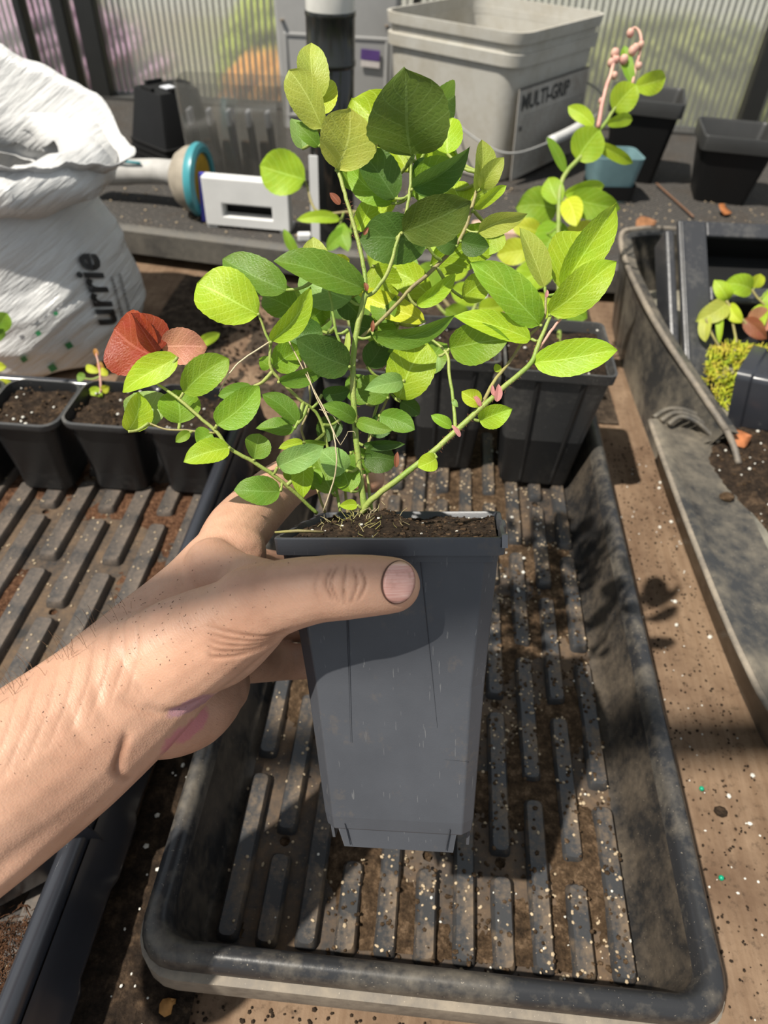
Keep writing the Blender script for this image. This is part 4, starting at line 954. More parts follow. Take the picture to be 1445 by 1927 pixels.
crease([(470, 1040), (440, 1050), (415, 1075), (405, 1110)], .0008, .0025, .28)
crease([(452, 1283), (400, 1308), (340, 1326), (300, 1310), (268, 1288)], .0012, .0016, .275)
crease([(282, 1430), (272, 1400), (280, 1365), (285, 1340)], .0012, .0014, .28)
crease([(262, 1360), (220, 1330), (195, 1270), (188, 1215)], .0006, .0020, .262)
crease([(240, 1400), (190, 1360), (160, 1300)], .0005, .0018, .262)
for k in range(9): crease([(250 - 26 * k, 1150 + 18 * k), (262 - 26 * k, 1220 + 17 * k), (250 - 26 * k, 1300 + 17 * k)], .00022, .0008, .262)
crease([(130, 1545), (60, 1600), (-20, 1670)], -.0016, .004, .26); crease([(150, 1500), (70, 1565), (-30, 1640)], .0010, .004, .258)
crease([(385, 1010), (350, 1065), (300, 1125), (250, 1180)], -.0012, .0045, .285)
co += no * disp[:, None]
hme.vertices.foreach_set('co', co.astype(np.float32).ravel()); hme.update(); hme.polygons.foreach_set('use_smooth', [True] * len(hme.polygons))
ga = hme.attributes.new('crease_tint', 'FLOAT', 'POINT'); ga.data.foreach_set('value', crease_tint.astype(np.float32))
def skin_mat():
    n = N('skin'); o = n.obj()
    a = n.noise(o, 28, 5, .6); b = n.noise(o, 240, 4, .6)
    col = n.ramp(a, [(.30, (.43, .232, .150)), (.50, (.515, .296, .198)), (.72, (.58, .350, .242))])
    red = n.ramp(n.noise(o, 12, 3), [(.52, (0, 0, 0)), (.75, (.55, .55, .55))]); col = n.mix(red, col, (.50, .235, .165))
    # dirt worked into the skin, thicker on the thumb and finger
    d = n.ramp(n.math('ADD', n.math('MULTIPLY', n.noise(o, 40, 6, .7), .6), n.math('MULTIPLY', b, .4)), [(.50, (0, 0, 0)), (.72, (.5, .5, .5))]); col = n.mix(d, col, (.34, .20, .13))
    spk = n.math('GREATER_THAN', n.noise(o, 620, 1), .78); col = n.mix(n.math('MULTIPLY', spk, .6), col, (.17, .09, .055))
    def stain(px, py, z, rx_, ry_, rot, c, s, colr):
        nonlocal col
        v = tohand(px, py, z); mp = n.n('ShaderNodeMapping', {'vector_type': 'TEXTURE'}); n.l(o, mp.inputs[0]); mp.inputs['Location'].default_value = v; mp.inputs['Rotation'].default_value = (0, 0, rot); mp.inputs['Scale'].default_value = (rx_, ry_, .03)
        ln = n.n('ShaderNodeVectorMath', {'operation': 'LENGTH'}); n.l(mp.outputs[0], ln.inputs[0])
        e = n.math('ADD', ln.outputs['Value'], n.math('MULTIPLY_ADD', b, .9, -.45)); f = n.ramp(e, [(.75, (s, s, s)), (1.0, (0, 0, 0))]); col = n.mix(f, col, colr)
    stain(352, 1374, .285, .0095, .0050, R(52), 0, .70, (.50, .155, .20))
    stain(362, 1325, .270, .010, .0032, R(22), 0, .55, (.26, .12, .22))
    at = n.n('ShaderNodeAttribute', {'attribute_name': 'crease_tint'}); col = n.mix(n.math('MULTIPLY', at.outputs['Fac'], n.math('MULTIPLY_ADD', b, 1.2, .15), clamp=True), col, (.20, .085, .045))
    # fine parallel skin lines across the wrist and back of the hand
    mp = n.n('ShaderNodeMapping'); n.l(o, mp.inputs[0]); mp.vector_type = 'TEXTURE'; mp.inputs['Rotation'].default_value = (0, 0, R(37)); mp.inputs['Scale'].default_value = (1 / 1500, 1 / 260, 1 / 400)
    w1 = n.noise(mp.outputs[0], 1.0, 3, .55); vo = n.n('ShaderNodeTexVoronoi', Scale=1500); n.l(o, vo.inputs['Vector'])
    h = n.math('ADD', n.math('MULTIPLY', w1, 1.0), n.math('MULTIPLY', vo.outputs['Distance'], .35))
    n.set(n.b, 'Subsurface Weight', .12); n.set(n.b, 'Subsurface Radius', (1.0, .35, .18)); n.set(n.b, 'Subsurface Scale', .003)
    return n.base(col, .47, .42, n.bump(h, .30, .0006))
pers = thing('person', 'bare left hand and forearm reaching in from the left, thumb across the held pot', 'person', HO)
pers.rotation_euler = CR.to_euler()
hand = obj('hand_and_forearm', hme, skin_mat(), pers)
hbvh = BVHTree.FromPolygons([Vector(c) for c in co], [tuple(p.vertices) for p in hme.polygons])
camh = CRI @ (Vector(CAM) - HO)
def on_skin(px, py, off=0.0, near=False):
    d = (tohand(px, py, .3) - camh).normalized(); h = hbvh.ray_cast(camh, d)
    if h[0] is None:
        if not near: return None, None
        h = hbvh.find_nearest(tohand(px, py, .262))
    return h[0] + h[1] * off, h[1]
# thumbnail with a dirty border
def nail_patch(cx, cy, hw, hh, off, dome, name, m, nseg=12):
    mb = MB(); rows = []
    for j in range(nseg + 1):
        v = j / nseg * 2 - 1; row = []
        for i in range(nseg + 1):
            u = i / nseg * 2 - 1
            # squarish disc, flatter at the nail root
            k = math.sqrt(max(1e-9, 1 - .5 * v * v)) if True else 1; l = math.sqrt(max(1e-9, 1 - .5 * u * u)); x, y = u * k, v * l
            x2 = x * hw * (1.0 if x > 0 else .92); y2 = y * hh
            p, nn = on_skin(cx + x2 - .10 * y2, cy + y2 + .04 * x2, off + dome * (1 - max(abs(u), abs(v)) ** 4), True); row.append(p)
        rows.append(row)
    vs = [p for r_ in rows for p in r_]; n1 = nseg + 1
    mb.add(vs, [(j * n1 + i, j * n1 + i + 1, (j + 1) * n1 + i + 1, (j + 1) * n1 + i) for j in range(nseg) for i in range(nseg)])
    me_ = mb.mesh(name, True); o = obj(name, me_, m, hand); s = o.modifiers.new('t', 'SOLIDIFY'); s.thickness = .0006; s.offset = 0; return o
def nail_mat():
    n = N('nail'); o = n.obj(); mp = n.n('ShaderNodeMapping'); n.l(o, mp.inputs[0]); mp.inputs['Scale'].default_value = (80, 1500, 80); a = n.noise(mp.outputs[0], 1, 3)
    col = n.ramp(a, [(.35, (.56, .27, .22)), (.6, (.66, .39, .33)), (.75, (.74, .52, .44))]); d = n.ramp(n.noise(o, 300, 4), [(.55, (0, 0, 0)), (.75, (.7, .7, .7))]); col = n.mix(d, col, (.42, .22, .16))
    return n.base(col, .30, .5, n.bump(a, .3, .0005))
nail_patch(747, 1096, 33, 40, .0001, .0001, 'nail_grime', plain('nail_grime', (.10, .045, .03), .8))['label'] = 'dark dirt around the thumbnail'
nail_patch(748, 1096, 30, 37, .0005, .0007, 'thumbnail', nail_mat())['label'] = 'pink ridged thumbnail'
# soil specks and hairs on the skin
mb = MB(); rg = random.Random(71)
for _ in range(230):
    if rg.random() < .6: x, y = rg.gauss(330, 75), rg.gauss(1150, 60)
    else: x, y = rg.uniform(0, 560), rg.uniform(1050, 1500)
    p, nn = on_skin(x, y, .0001)
    if p is None or nn.z < .15: continue
    a = rg.uniform(0, 6.28); d = Vector((math.cos(a), math.sin(a), 0)); d = (d - nn * d.dot(nn)).normalized() * rg.uniform(.0001, .00035)
    mb.tube([p - d, p + d], rg.uniform(.00004, .00011), 4)
o = mb.build('soil_specks', plain('speck_dark', (.03, .018, .012), .9), hand); o['kind'] = 'stuff'
mb = MB()
for _ in range(70):
    x = rg.uniform(-60, 130) if rg.random() < .75 else rg.uniform(130, 260); y = 1262 - .62 * x + rg.uniform(-14, 26)
    p, nn = on_skin(x, y, -.0002)
    if p is None: p, nn = on_skin(x + 10, y + 30, -.0002)
    if p is None: continue
    d = (nn + Vector((rg.uniform(-.9, .5), rg.uniform(.1, .8), 0))).normalized() * rg.uniform(.003, .010)
    mb.tube(smooth_path([p, p + d * .55 + Vector((0, .0008, 0)), p + d], 3), [.00006] * 6 + [.00002], 4)
o = mb.build('arm_hair', plain('hair_brown', (.16, .09, .045), .6), hand); o['kind'] = 'stuff'

# ------------------------------------------------------------------ the held plant
pl = thing('shrub_cutting', 'leafy green shrub growing in the held pot, its left shoot bearing red leaves', 'plant')
pl.location = P(650, 965, .318)
def stem(pts, rad, m=m_stem, name='stem', par=pl): return MB_local(par, [P(*p) for p in pts], [r * .63 * .30 / F for r in rad], name, m)
stem([(688, 968, .318), (678, 900, .316), (667, 780, .312), (664, 690, .310), (672, 620, .308), (688, 552, .306)], [12, 10, 9, 9, 9, 9])
stem([(688, 552, .306), (684, 500, .306), (670, 440, .306), (655, 385, .306), (640, 335, .306), (628, 300, .308), (610, 262, .310), (603, 236, .311)], [7, 6.5, 6.5, 6, 6, 5, 4, 3])
stem([(686, 558, .306), (706, 547, .306), (732, 507, .304), (748, 452, .303), (757, 437, .303)], [7, 6, 6, 5, 5])
stem([(746, 452, .304), (764, 400, .305), (771, 358, .306), (774, 300, .306)], [5, 5, 5, 4.5])
stem([(672, 640, .312), (720, 600, .314), (775, 541, .316), (803, 518, .316), (849, 472, .315), (872, 438, .314), (885, 400, .314), (896, 360, .314), (906, 325, .314)], [5, 6, 6.5, 6.5, 6.5, 6, 6, 5, 3], m_stem2)
stem([(680, 965, .312), (700, 940, .308), (754, 898, .303), (816, 849, .300), (857, 811, .299), (907, 766, .299), (953, 724, .300), (999, 683, .301), (1015, 641, .302), (1036, 595, .303)], [10, 10, 9.5, 9, 9, 8.5, 8, 7.5, 6.5, 5])
stem([(905, 768, .299), (928, 720, .304), (961, 678, .307), (986, 641, .308), (1022, 604, .306), (1027, 556, .306)], [6, 5.5, 5, 5, 4.5, 4], m_stem2)
stem([(1005, 668, .302), (1035, 625, .304), (1062, 592, .306)], [5, 4.5, 3.5], m_pink)
stem([(857, 808, .300), (853, 757, .304), (845, 699, .306), (839, 662, .308), (803, 633, .310)], [6, 5, 5, 4.5, 4])
stem([(596, 966, .314), (563, 934, .308), (522, 900, .302), (477, 869, .298), (432, 844, .295), (408, 813, .294), (380, 789, .293), (349, 761, .292), (318, 737, .292), (296, 722, .293)], [6, 6, 6, 6, 5.5, 5.5, 5, 5, 4.5, 3.5])
stem([(404, 815, .294), (352, 810, .293), (314, 808, .293), (280, 796, .294)], [3.5, 3, 3, 2.5], m_stem2)
stem([(296, 722, .293), (289, 692, .297), (292, 668, .300), (304, 652, .300)], [3, 2.5, 2.5, 2], m_stem2)
stem([(640, 962, .316), (622, 870, .322), (601, 786, .318), (563, 751, .312), (532, 720, .308), (510, 692, .305), (508, 647, .303), (498, 623, .302), (487, 590, .300)], [5, 5, 5, 5, 5, 5, 4.5, 4, 3.5])
stem([(657, 695, .309), (648, 670, .306), (631, 616, .303), (619, 547, .301), (601, 519, .300)], [5, 4.5, 4.5, 4, 3])
stem([(612, 965, .320), (590, 900, .324), (572, 827, .326), (568, 803, .326), (583, 760, .328), (577, 671, .330), (566, 600, .330)], [4, 4, 4, 3.5, 3.5, 3, 3], m_stem2)
stem([(655, 965, .318), (650, 890, .326), (690, 840, .330), (715, 780, .328), (735, 740, .326), (756, 716, .322)], [5, 4.5, 4.5, 4, 4, 3], m_stem2)
stem([(700, 960, .322), (690, 880, .330), (700, 800, .334), (730, 690, .334), (760, 560, .334), (760, 492, .334)], [5, 5, 5, 5, 5, 4])
stem([(542, 638, .304), (580, 713, .303), (615, 782, .302), (631, 834, .302), (631, 893, .304), (608, 962, .311)], [2, 2, 2.2, 2.2, 2.2, 2.5], m_straw, 'dry_straw')
stem([(560, 640, .303), (590, 735, .302), (622, 800, .301), (640, 838, .302)], [1.5, 1.5, 1.5, 1.2], m_straw, 'dry_straw')
stem([(510, 642, .301), (456, 677, .298), (430, 705, .297), (413, 737, .297)], [2.5, 2.5, 2, 1.5], m_straw, 'dry_straw')
for a_, b_ in (((640, 838), (655, 812)), ((655, 812), (668, 822)), ((600, 770), (640, 800))): stem([(*a_, .302), ((a_[0] + b_[0]) / 2 + 4, (a_[1] + b_[1]) / 2 - 5, .301), (*b_, .302)], [.9, .8, .6], m_straw, 'dry_straw')
# base, tip, photo width, colour, roll, distances
LV = [
 # top left shoot
 (594, 190, .312, 588, 70, .306, 52, 'U', .25, .35), (606, 242, .308, 543, 130, .298, 58, 'U', -.3, .35), (606, 215, .313, 617, 138, .318, 42, 'Y', .3, .5), (600, 276, .312, 557, 230, .307, 27, 'G', .2, .3), (570, 280, .330, 552, 212, .330, 34, 'P', .2, .2), (632, 320, .305, 664, 212, .290, 92, 'U', .1, .18), (612, 250, .314, 622, 228, .312, 16, 'O', 0, .2),
 # upper middle shoot
 (774, 296, .306, 773, 143, .276, 144, 'A', .1, .16), (800, 205, .318, 864, 182, .330, 62, 'G', .4, .2), (768, 322, .322, 661, 183, .325, 96, 'L', .2, .22), (842, 290, .322, 850, 218, .322, 52, 'L', -.3, .2), (776, 356, .304, 889, 292, .291, 44, 'D', .55, .3), (778, 337, .310, 810, 300, .312, 34, 'D', .1, .2), (776, 368, .312, 872, 312, .308, 66, 'M', -.2, .2), (756, 438, .301, 879, 392, .284, 76, 'A', .25, .15), (804, 462, .309, 683, 448, .300, 84, 'D', -.2, .15), (744, 374, .309, 680, 275, .303, 58, 'D', .35, .3), (738, 383, .313, 644, 312, .310, 44, 'M', -.2, .25), (675, 436, .320, 704, 369, .322, 38, 'L', .2, .2), (800, 285, .326, 845, 262, .330, 60, 'L', .2, .2), (730, 330, .328, 690, 420, .330, 50, 'L', .1, .2),
 # left middle
 (688, 543, .303, 525, 473, .286, 56, 'G', .45, .3), (597, 522, .300, 587, 444, .296, 48, 'U', .1, .2), (539, 546, .303, 417, 479, .304, 62, 'G', .35, .2), (486, 592, .299, 370, 524, .294, 96, 'L', .15, .15), (660, 566, .308, 562, 512, .314, 72, 'P', .2, .2), (610, 512, .316, 660, 488, .320, 36, 'Y', .2, .2), (510, 643, .299, 588, 545, .290, 42, 'L', .3, .3), (557, 586, .312, 490, 552, .316, 56, 'G', .2, .2), (560, 612, .318, 615, 580, .322, 42, 'M', .2, .2), (608, 624, .314, 528, 632, .312, 46, 'D', .3, .25), (658, 690, .305, 562, 640, .290, 66, 'D', .15, .2), (513, 690, .307, 568, 656, .312, 50, 'M', .1, .2), (510, 690, .305, 488, 674, .303, 26, 'M', .2, .2), (524, 719, .304, 620, 689, .302, 30, 'G', .5, .2), (548, 600, .326, 596, 552, .330, 52, 'G', .1, .2), (620, 600, .322, 560, 570, .328, 50, 'M', 0, .2),
 # red leaves and the left shoot
 (293, 672, .299, 212, 618, .300, 112, 'R', -.25, .12), (296, 664, .297, 248, 588, .291, 60, 'R', .85, .35), (303, 652, .300, 384, 652, .298, 60, 'Q', .1, .12),
 (334, 672, .289, 219, 728, .290, 50, 'L', .35, .25), (345, 739, .291, 429, 674, .288, 56, 'M', .1, .2), (291, 800, .297, 252, 733, .300, 74, 'P', .1, .15), (241, 812, .291, 269, 742, .289, 44, 'L', .4, .2), (338, 797, .296, 328, 732, .296, 66, 'M', .1, .15), (357, 813, .293, 330, 831, .291, 18, 'M', 0, .2), (400, 817, .294, 370, 835, .292, 36, 'M', .3, .3), (408, 800, .292, 487, 727, .287, 56, 'M', -.1, .2), (474, 728, .308, 408, 744, .310, 26, 'G', .2, .2), (432, 842, .293, 345, 864, .286, 44, 'L', .3, .25), (478, 864, .297, 489, 815, .300, 42, 'G', .3, .3), (528, 924, .300, 445, 916, .292, 50, 'G', .2, .2), (522, 879, .299, 602, 847, .290, 46, 'P', .15, .2), (572, 868, .306, 566, 932, .302, 36, 'L', .2, .3), (590, 880, .312, 588, 922, .312, 38, 'M', .1, .2), (626, 928, .312, 596, 856, .314, 52, 'G', .2, .2), (652, 886, .308, 608, 846, .302, 50, 'P', .1, .2), (561, 797, .310, 498, 738, .304, 34, 'G', .4, .3), (554, 807, .309, 482, 800, .306, 30, 'G', .45, .25), (570, 832, .308, 524, 842, .304, 18, 'L', .3, .2), (570, 832, .308, 616, 836, .312, 14, 'G', .3, .2), (606, 742, .314, 658, 735, .314, 30, 'D', .2, .2), (670, 792, .307, 616, 761, .297, 30, 'G', .2, .2), (670, 792, .307, 730, 808, .298, 26, 'G', -.2, .2), (660, 925, .312, 640, 870, .316, 44, 'M', .1, .2), (560, 905, .316, 545, 870, .318, 34, 'M', 0, .2),
 # centre right
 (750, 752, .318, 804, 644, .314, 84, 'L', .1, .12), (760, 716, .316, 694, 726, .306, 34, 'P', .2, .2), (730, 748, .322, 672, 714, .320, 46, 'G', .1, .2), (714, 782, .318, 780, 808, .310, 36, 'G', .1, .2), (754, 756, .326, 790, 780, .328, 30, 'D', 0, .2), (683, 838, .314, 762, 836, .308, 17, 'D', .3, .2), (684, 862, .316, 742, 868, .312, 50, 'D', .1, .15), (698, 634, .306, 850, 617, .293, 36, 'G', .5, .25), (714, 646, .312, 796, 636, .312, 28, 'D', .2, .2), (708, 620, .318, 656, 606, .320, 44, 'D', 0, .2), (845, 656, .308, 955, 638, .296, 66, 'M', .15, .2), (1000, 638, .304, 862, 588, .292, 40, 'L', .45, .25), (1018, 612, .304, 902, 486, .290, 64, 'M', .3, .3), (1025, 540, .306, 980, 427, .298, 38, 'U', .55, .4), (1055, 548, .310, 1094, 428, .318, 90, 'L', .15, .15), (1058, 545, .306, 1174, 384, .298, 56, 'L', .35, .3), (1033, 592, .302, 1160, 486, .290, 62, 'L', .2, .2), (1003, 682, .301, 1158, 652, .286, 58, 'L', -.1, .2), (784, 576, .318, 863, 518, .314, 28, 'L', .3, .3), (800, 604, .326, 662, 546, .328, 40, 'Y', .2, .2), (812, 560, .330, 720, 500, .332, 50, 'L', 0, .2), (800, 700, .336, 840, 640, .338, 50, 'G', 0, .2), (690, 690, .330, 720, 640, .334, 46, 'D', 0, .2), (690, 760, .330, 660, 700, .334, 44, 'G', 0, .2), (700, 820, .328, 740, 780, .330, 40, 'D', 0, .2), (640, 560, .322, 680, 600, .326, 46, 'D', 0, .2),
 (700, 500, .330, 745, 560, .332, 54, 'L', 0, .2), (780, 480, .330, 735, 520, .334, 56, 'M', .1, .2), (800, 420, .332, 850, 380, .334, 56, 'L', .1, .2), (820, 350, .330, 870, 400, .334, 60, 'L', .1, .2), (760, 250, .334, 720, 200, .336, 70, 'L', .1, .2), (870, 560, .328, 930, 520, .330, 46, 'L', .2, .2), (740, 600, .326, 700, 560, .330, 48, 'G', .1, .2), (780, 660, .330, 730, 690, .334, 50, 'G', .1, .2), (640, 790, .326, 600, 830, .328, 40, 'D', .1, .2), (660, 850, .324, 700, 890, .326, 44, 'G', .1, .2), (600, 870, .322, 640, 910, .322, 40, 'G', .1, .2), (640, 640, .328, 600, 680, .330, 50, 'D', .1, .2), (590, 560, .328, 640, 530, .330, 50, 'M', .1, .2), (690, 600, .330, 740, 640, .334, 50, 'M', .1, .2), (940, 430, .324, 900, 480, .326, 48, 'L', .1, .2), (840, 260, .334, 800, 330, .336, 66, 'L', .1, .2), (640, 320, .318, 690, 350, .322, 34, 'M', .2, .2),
 # right upper shoot
 (897, 360, .313, 909, 262, .306, 36, 'U', .5, .45), (904, 356, .312, 948, 298, .304, 34, 'U', .3, .3), (892, 394, .312, 954, 352, .306, 20, 'L', .5, .3), (900, 437, .312, 993, 406, .304, 36, 'U', .35, .35), (868, 454, .312, 919, 465, .308, 40, 'D', .1, .2), (860, 462, .312, 818, 452, .308, 38, 'D', .1, .2), (811, 500, .320, 963, 436, .322, 70, 'L', .15, .15), (876, 382, .320, 934, 354, .324, 42, 'L', .1, .2), (850, 462, .322, 790, 432, .326, 44, 'L', .1, .2), (868, 440, .318, 824, 406, .320, 40, 'D', .1, .2), (884, 400, .318, 850, 340, .322, 48, 'L', .1, .2),
 # small leaves on the right branch
 (822, 862, .299, 789, 876, .294, 32, 'L', .1, .15), (850, 804, .300, 814, 781, .297, 20, 'M', .4, .3), (903, 762, .299, 870, 738, .296, 28, 'Y', .3, .4), (901, 792, .300, 961, 771, .292, 38, 'L', .3, .35), (940, 700, .306, 932, 684, .306, 12, 'L', 0, .2), (672, 950, .309, 640, 952, .305, 18, 'L', .1, .2), (655, 620, .304, 640, 700, .306, 10, 'U', .3, .2), (852, 752, .303, 860, 766, .302, 9, 'P', .2, .2), (825, 670, .308, 822, 700, .308, 8, 'P', .2, .2),
]
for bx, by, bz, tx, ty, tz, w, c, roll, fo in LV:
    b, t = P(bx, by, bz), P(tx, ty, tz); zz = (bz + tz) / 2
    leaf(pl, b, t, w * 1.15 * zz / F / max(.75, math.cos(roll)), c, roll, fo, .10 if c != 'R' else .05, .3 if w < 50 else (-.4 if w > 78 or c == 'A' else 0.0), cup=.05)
for bx, by, tx, ty, w in ((905, 765, 890, 742, 9), (935, 756, 938, 722, 14), (930, 745, 926, 724, 8), (866, 822, 850, 800, 9), (1028, 560, 1030, 545, 7)):
    leaf(pl, P(bx, by, .298), P(tx, ty, .297), w * .3 / F, 'K', 0, .5, .05, .5, name='bud_scale')
for bx, by, tx, ty, w in ((640, 385, 620, 362, 14), (684, 442, 694, 428, 8), (690, 548, 686, 530, 9), (745, 880, 748, 850, 11), (700, 625, 702, 602, 8)):
    leaf(pl, P(bx, by, .303), P(tx, ty, .302), w * .3 / F, 'B', .2, .5, .1, .5, name='dry_scale')
mb = MB(); rg = random.Random(81); inv = parent_inv(pl)
for pts in ([(754, 898, .303), (816, 849, .300), (857, 811, .299), (907, 766, .299)], [(670, 440, .306), (655, 385, .306), (684, 500, .306)], [(907, 766, .299), (999, 683, .301), (1015, 641, .302)], [(664, 690, .310), (667, 780, .312), (678, 900, .316)]):
    sp_ = smooth_path([P(*p) for p in pts], 14)
    for p in sp_:
        for _ in range(3):
            d = Vector((rg.gauss(0, 1), rg.gauss(0, 1), rg.gauss(0, 1))).normalized(); mb.tube([inv @ (p + d * .0012), inv @ (p + d * rg.uniform(.0020, .0030))], [.00006, .00003], 4)
o = mb.build('stem_bristles', plain('bristle_red', (.30, .12, .06), .6), pl); o['kind'] = 'stuff'

# ------------------------------------------------------------------ plants in the rear pots and the right carrier
def plant(name, label, org, cat='plant'):
    t = thing(name, label, cat); t.location = org; return t
ZB = .70
bp = plant('rear_shrub', 'tall out-of-focus shrub with pink flower stalks in the rear right pot', Vector((.111, .552, .135)))
def bstem(par, pts, rad, m=m_stem, z=ZB, name='stem'): return MB_local(par, [P(x, y, z + dz) for x, y, dz in pts], [r * .7 * z / F for r in rad], name, m)
zb0 = (CRI @ (Vector((.111, .552, .137)) - Vector(CAM))); zb0 = -zb0.z
bstem(bp, [(1052, 668, zb0 - ZB), (1052, 560, -.01), (1050, 470, -.01), (1051, 415, -.01), (1054, 355, -.01), (1066, 324, -.01), (1093, 294, -.01), (1115, 259, -.01), (1138, 233, -.01), (1154, 208, -.01), (1188, 160, -.01)], [6, 6, 6, 6, 6, 6, 6, 6, 5, 4, 3])
bstem(bp, [(1125, 240, -.012), (1134, 191, -.015), (1142, 160, -.015), (1150, 138, -.015), (1157, 104, -.015)], [6, 5, 5, 5, 4], m_pink, name='flower_stalk'); fst = bpy.data.objects['flower_stalk']
bstem(bp, [(1190, 158, -.01), (1197, 125, -.01), (1206, 88, -.01), (1204, 62, -.01), (1194, 52, -.01), (1186, 60, -.01)], [4, 4, 4, 4, 3, 3], m_pink, name='flower_stalk')
for x, y, r in ((1157, 100, 8), (1150, 118, 7), (1160, 112, 6), (1156, 142, 6), (1186, 62, 7), (1174, 112, 8), (1190, 96, 8), (1202, 124, 6), (1196, 90, 7), (1131, 190, 5), (1206, 84, 6)):
    MB().blob(parent_inv(bp) @ P(x, y, ZB - .014), r * ZB / F, 8, 6, (1, 1, 1.2)).build('flower_bud', m_pink, fst, smooth=True)
BL = [(1153, 208, 1200, 157, 56, 'L', .1), (1195, 164, 1256, 148, 42, 'L', .1), (1190, 157, 1176, 83, 24, 'M', .3), (1142, 233, 1193, 226, 24, 'L', .3), (1085, 301, 1130, 243, 66, 'L', .1), (1117, 237, 1068, 200, 28, 'L', .3), (1117, 270, 1189, 312, 24, 'L', .3), (1064, 324, 1032, 257, 22, 'M', .4), (1051, 383, 1030, 332, 42, 'L', .1), (1062, 366, 1143, 353, 30, 'L', .3), (1066, 372, 1082, 420, 40, 'Y', .1), (1072, 374, 1166, 394, 56, 'M', .1), (1048, 394, 975, 388, 68, 'M', .1), (1050, 415, 1012, 486, 66, 'M', .1), (1000, 470, 935, 480, 48, 'Y', .1), (1040, 500, 962, 545, 60, 'L', .1), (1050, 480, 1090, 540, 60, 'L', .1), (1040, 560, 985, 610, 55, 'L', .1), (1050, 560, 1100, 600, 50, 'M', .1), (1020, 440, 965, 425, 40, 'Y', .1), (1060, 450, 1120, 420, 44, 'Y', .1), (1040, 620, 1080, 650, 40, 'M', .1)]
for k, (bx, by, tx, ty, w, c, ro) in enumerate(BL):
    z = ZB - .01 + (.02 if k > 11 else 0); leaf(bp, P(bx, by, z), P(tx, ty, z + lrg.uniform(-.02, .01)), w * z / F, c, ro, .2, .08)
bp2 = plant('rear_shrub', 'out-of-focus shrub behind the held one, growing in the second rear pot', Vector((.0245, .560, .132)))
bstem(bp2, [(880, 665, .0), (860, 600, .0), (800, 520, .0), (740, 440, .01), (680, 400, .01), (600, 400, .01), (578, 350, .01)], [6, 6, 5, 5, 4, 4, 3], m_stem2)
bstem(bp2, [(870, 640, .0), (900, 560, .0), (930, 500, .0)], [5, 5, 4])
bstem(bp2, [(860, 610, .0), (815, 560, .0), (830, 500, .0)], [5, 4, 4])
for bx, by, tx, ty, w, c in ((574, 338, 488, 312, 78, 'L'), (640, 412, 560, 412, 24, 'L'), (640, 420, 655, 470, 30, 'M'), (660, 430, 615, 470, 30, 'M'), (930, 505, 980, 560, 50, 'L'), (905, 560, 850, 545, 46, 'L'), (900, 580, 950, 575, 44, 'L'), (880, 600, 840, 580, 44, 'M'), (830, 505, 780, 530, 50, 'M'), (835, 520, 880, 480, 46, 'L'), (860, 620, 815, 640, 40, 'M'), (740, 440, 700, 500, 46, 'L'), (760, 470, 810, 430, 46, 'L'), (690, 405, 720, 470, 44, 'M'), (870, 640, 910, 620, 40, 'G'), (560, 480, 535, 430, 20, 'M')):
    leaf(bp2, P(bx, by, ZB), P(tx, ty, ZB - .01), w * ZB / F, c, .15, .2, .08)
bp3 = plant('rear_shrub', 'low leafy shrub in the rear pot left of the held stem', Vector((-.0555, .565, .112)))
bstem(bp3, [(628, 740, -.02), (632, 680, -.02), (620, 620, -.02)], [5, 5, 4]); bstem(bp3, [(632, 700, -.02), (660, 640, -.02), (650, 580, -.02)], [5, 4, 4])
for bx, by, tx, ty, w, c in ((620, 620, 580, 580, 46, 'G'), (625, 640, 590, 660, 40, 'M'), (650, 590, 700, 560, 46, 'G'), (655, 620, 700, 620, 40, 'D'), (640, 650, 680, 670, 40, 'M'), (632, 680, 600, 700, 40, 'G'), (645, 600, 620, 550, 40, 'D')):
    leaf(bp3, P(bx, by, ZB - .02), P(tx, ty, ZB - .02), w * ZB / F, c, .15, .2, .08)
tg = MB().box((0, 0, 0), (.020, .0012, .075)).build('plant_label', m_wp, bevel=.0005, loc=P(898, 560, .735)); tg.rotation_euler = (R(-12), R(10), 0); tag(tg, 'white plastic plant label stuck in the second rear pot', 'label')
# seedlings in the left tray
sd = plant('seedling', 'tiny yellow and red seedling in a small left tray pot', Vector((-.2655, .487, .088)))
zs = .63
bstem(sd, [(190, 738, 0), (188, 700, 0), (181, 665, 0)], [3, 3, 2], m_pink, zs)
for bx, by, tx, ty, w, c in ((186, 700, 158, 688, 16, 'Y'), (188, 694, 202, 706, 14, 'Y'), (182, 672, 178, 655, 9, 'O'), (190, 735, 166, 738, 18, 'L'), (190, 735, 205, 728, 16, 'Y'), (160, 712, 144, 706, 18, 'G'), (186, 680, 192, 700, 12, 'O'), (190, 738, 182, 748, 14, 'L')):
    leaf(sd, P(bx, by, zs), P(tx, ty, zs), w * zs / F, c, .1, .2, .1)
sd2 = plant('seedling', 'green seedling leaves at the left picture edge', Vector((-.3975, .476, .088)))
bstem(sd2, [(-10, 740, 0), (-8, 690, 0), (-12, 620, 0)], [3, 3, 2], m_stem2, zs)
for bx, by, tx, ty, w, c in ((-12, 625, 14, 590, 34, 'M'), (-10, 720, 26, 742, 40, 'Y'), (-10, 690, 12, 690, 18, 'Y'), (-12, 640, 8, 620, 22, 'G')):
    leaf(sd2, P(bx, by, zs), P(tx, ty, zs), w * zs / F, c, .1, .2, .1)
sd3 = plant('seedling', 'small seedling with a yellow leaf in the third small pot', Vector((-.1995, .49, .088)))
bstem(sd3, [(350, 690, 0), (352, 660, 0), (360, 640, 0)], [3, 3, 2], m_stem2, zs)
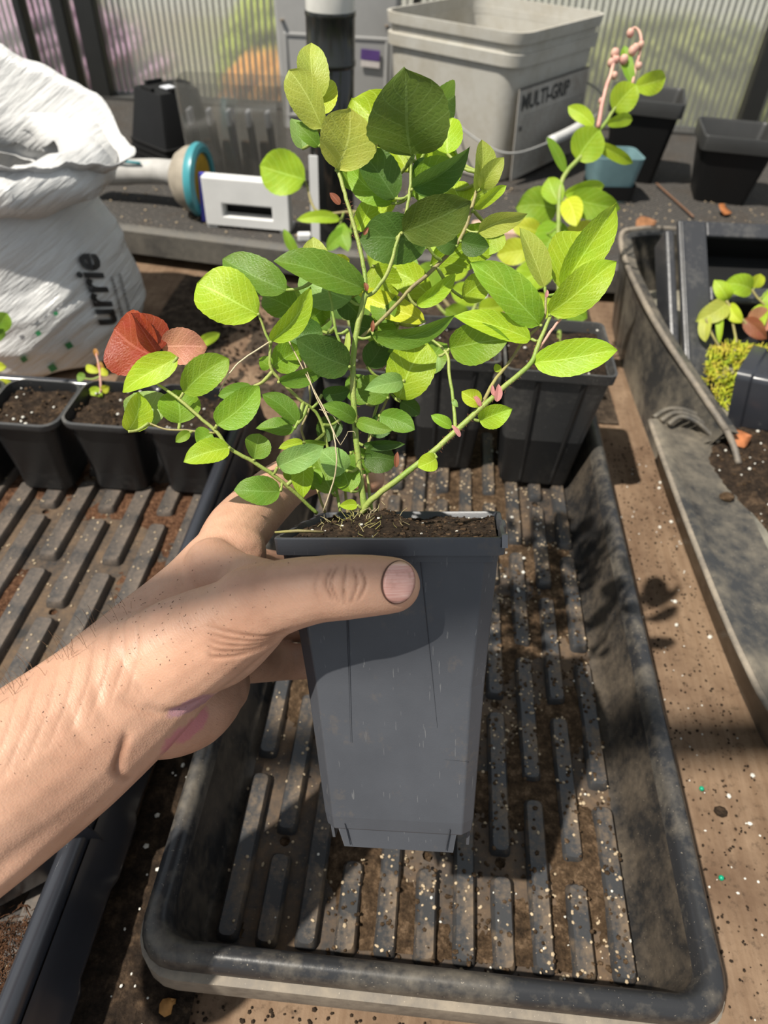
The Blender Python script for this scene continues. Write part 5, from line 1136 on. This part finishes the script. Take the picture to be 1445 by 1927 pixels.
for bx, by, tx, ty, w, c in ((360, 645, 340, 625, 22, 'Y'), (372, 650, 414, 630, 22, 'L')):
    leaf(sd3, P(bx, by, zs), P(tx, ty, zs), w * zs / F, c, .1, .2, .1)
# mossy cutting at the right
zc = .76
mc = plant('mossy_cutting', 'small rooted cutting with curled leaves and bright yellow-green moss', P(1400, 745, .715))
bstem(mc, [(1400, 700, -.03), (1382, 672, -.03), (1385, 640, -.03), (1370, 575, -.03)], [4, 4, 3.5, 3], m_stem2, zc); bstem(mc, [(1436, 640, -.03), (1410, 615, -.03), (1385, 590, -.03), (1366, 566, -.03)], [4, 4, 4, 3], m_stem2, zc); bstem(mc, [(1440, 575, -.03), (1425, 560, -.03), (1415, 545, -.03)], [3, 3, 3], m_stem2, zc)
bstem(mc, [(1355, 655, -.035), (1340, 630, -.035), (1328, 600, -.035)], [3, 3, 2], m_stem2, zc)
for bx, by, tx, ty, w, c in ((1417, 546, 1372, 532, 42, 'L'), (1420, 542, 1432, 516, 26, 'Y'), (1370, 566, 1352, 532, 30, 'L'), (1370, 568, 1322, 596, 40, 'U'), (1330, 590, 1322, 636, 22, 'U'), (1352, 580, 1350, 640, 14, 'L'), (1372, 572, 1392, 604, 26, 'Y'), (1440, 570, 1424, 620, 30, 'L'), (1445, 545, 1460, 590, 30, 'L'), (1410, 610, 1450, 588, 50, 'Q'), (1400, 600, 1440, 640, 30, 'B')):
    leaf(mc, P(bx, by, zc - .03), P(tx, ty, zc - .04), w * zc / F, c, .2, .25, .2)
mb = MB(); rg = random.Random(91); inv = parent_inv(mc)
for _ in range(1500):
    u, v = rg.random(), rg.random(); x = 1330 + 110 * u - 10 * v + 30 * v * u; y = 645 + 145 * v + 25 * abs(u - .5) * (1 - v)
    if y > 690 + 1.7 * (x - 1330) + 30 or (x > 1425 and y > 720): continue
    c = P(x, y, zc - .045 + rg.uniform(-.008, .012)); d = (camv(rg.gauss(0, .6), rg.gauss(.2, .6), rg.uniform(.2, 1))).normalized() * rg.uniform(.004, .010)
    mb.tube([inv @ c, inv @ (c + d)], [.0008, .0003], 4)
nm = N('moss_bright'); _o = nm.obj(); o = mb.build('moss', nm.base(nm.ramp(nm.noise(_o, 70, 3), [(.35, (.20, .32, .03)), (.5, (.60, .62, .05)), (.68, (.60, .42, .10))]), .8, .2), mc); o['kind'] = 'stuff'
MB().blob(inv @ P(1405, 745, zc - .022), .030, 14, 10, (1.1, .8, .9)).build('root_ball', m_soil, mc, smooth=True)
dead_leaf('orange dead leaf lying by the overturned pot in the right tray', PZ(1368, 834, .056), .024, .3, (.36, .13, .05))

for t_ in (pl, bp, bp2, bp3, sd, sd2, sd3, mc): join_petioles(t_)
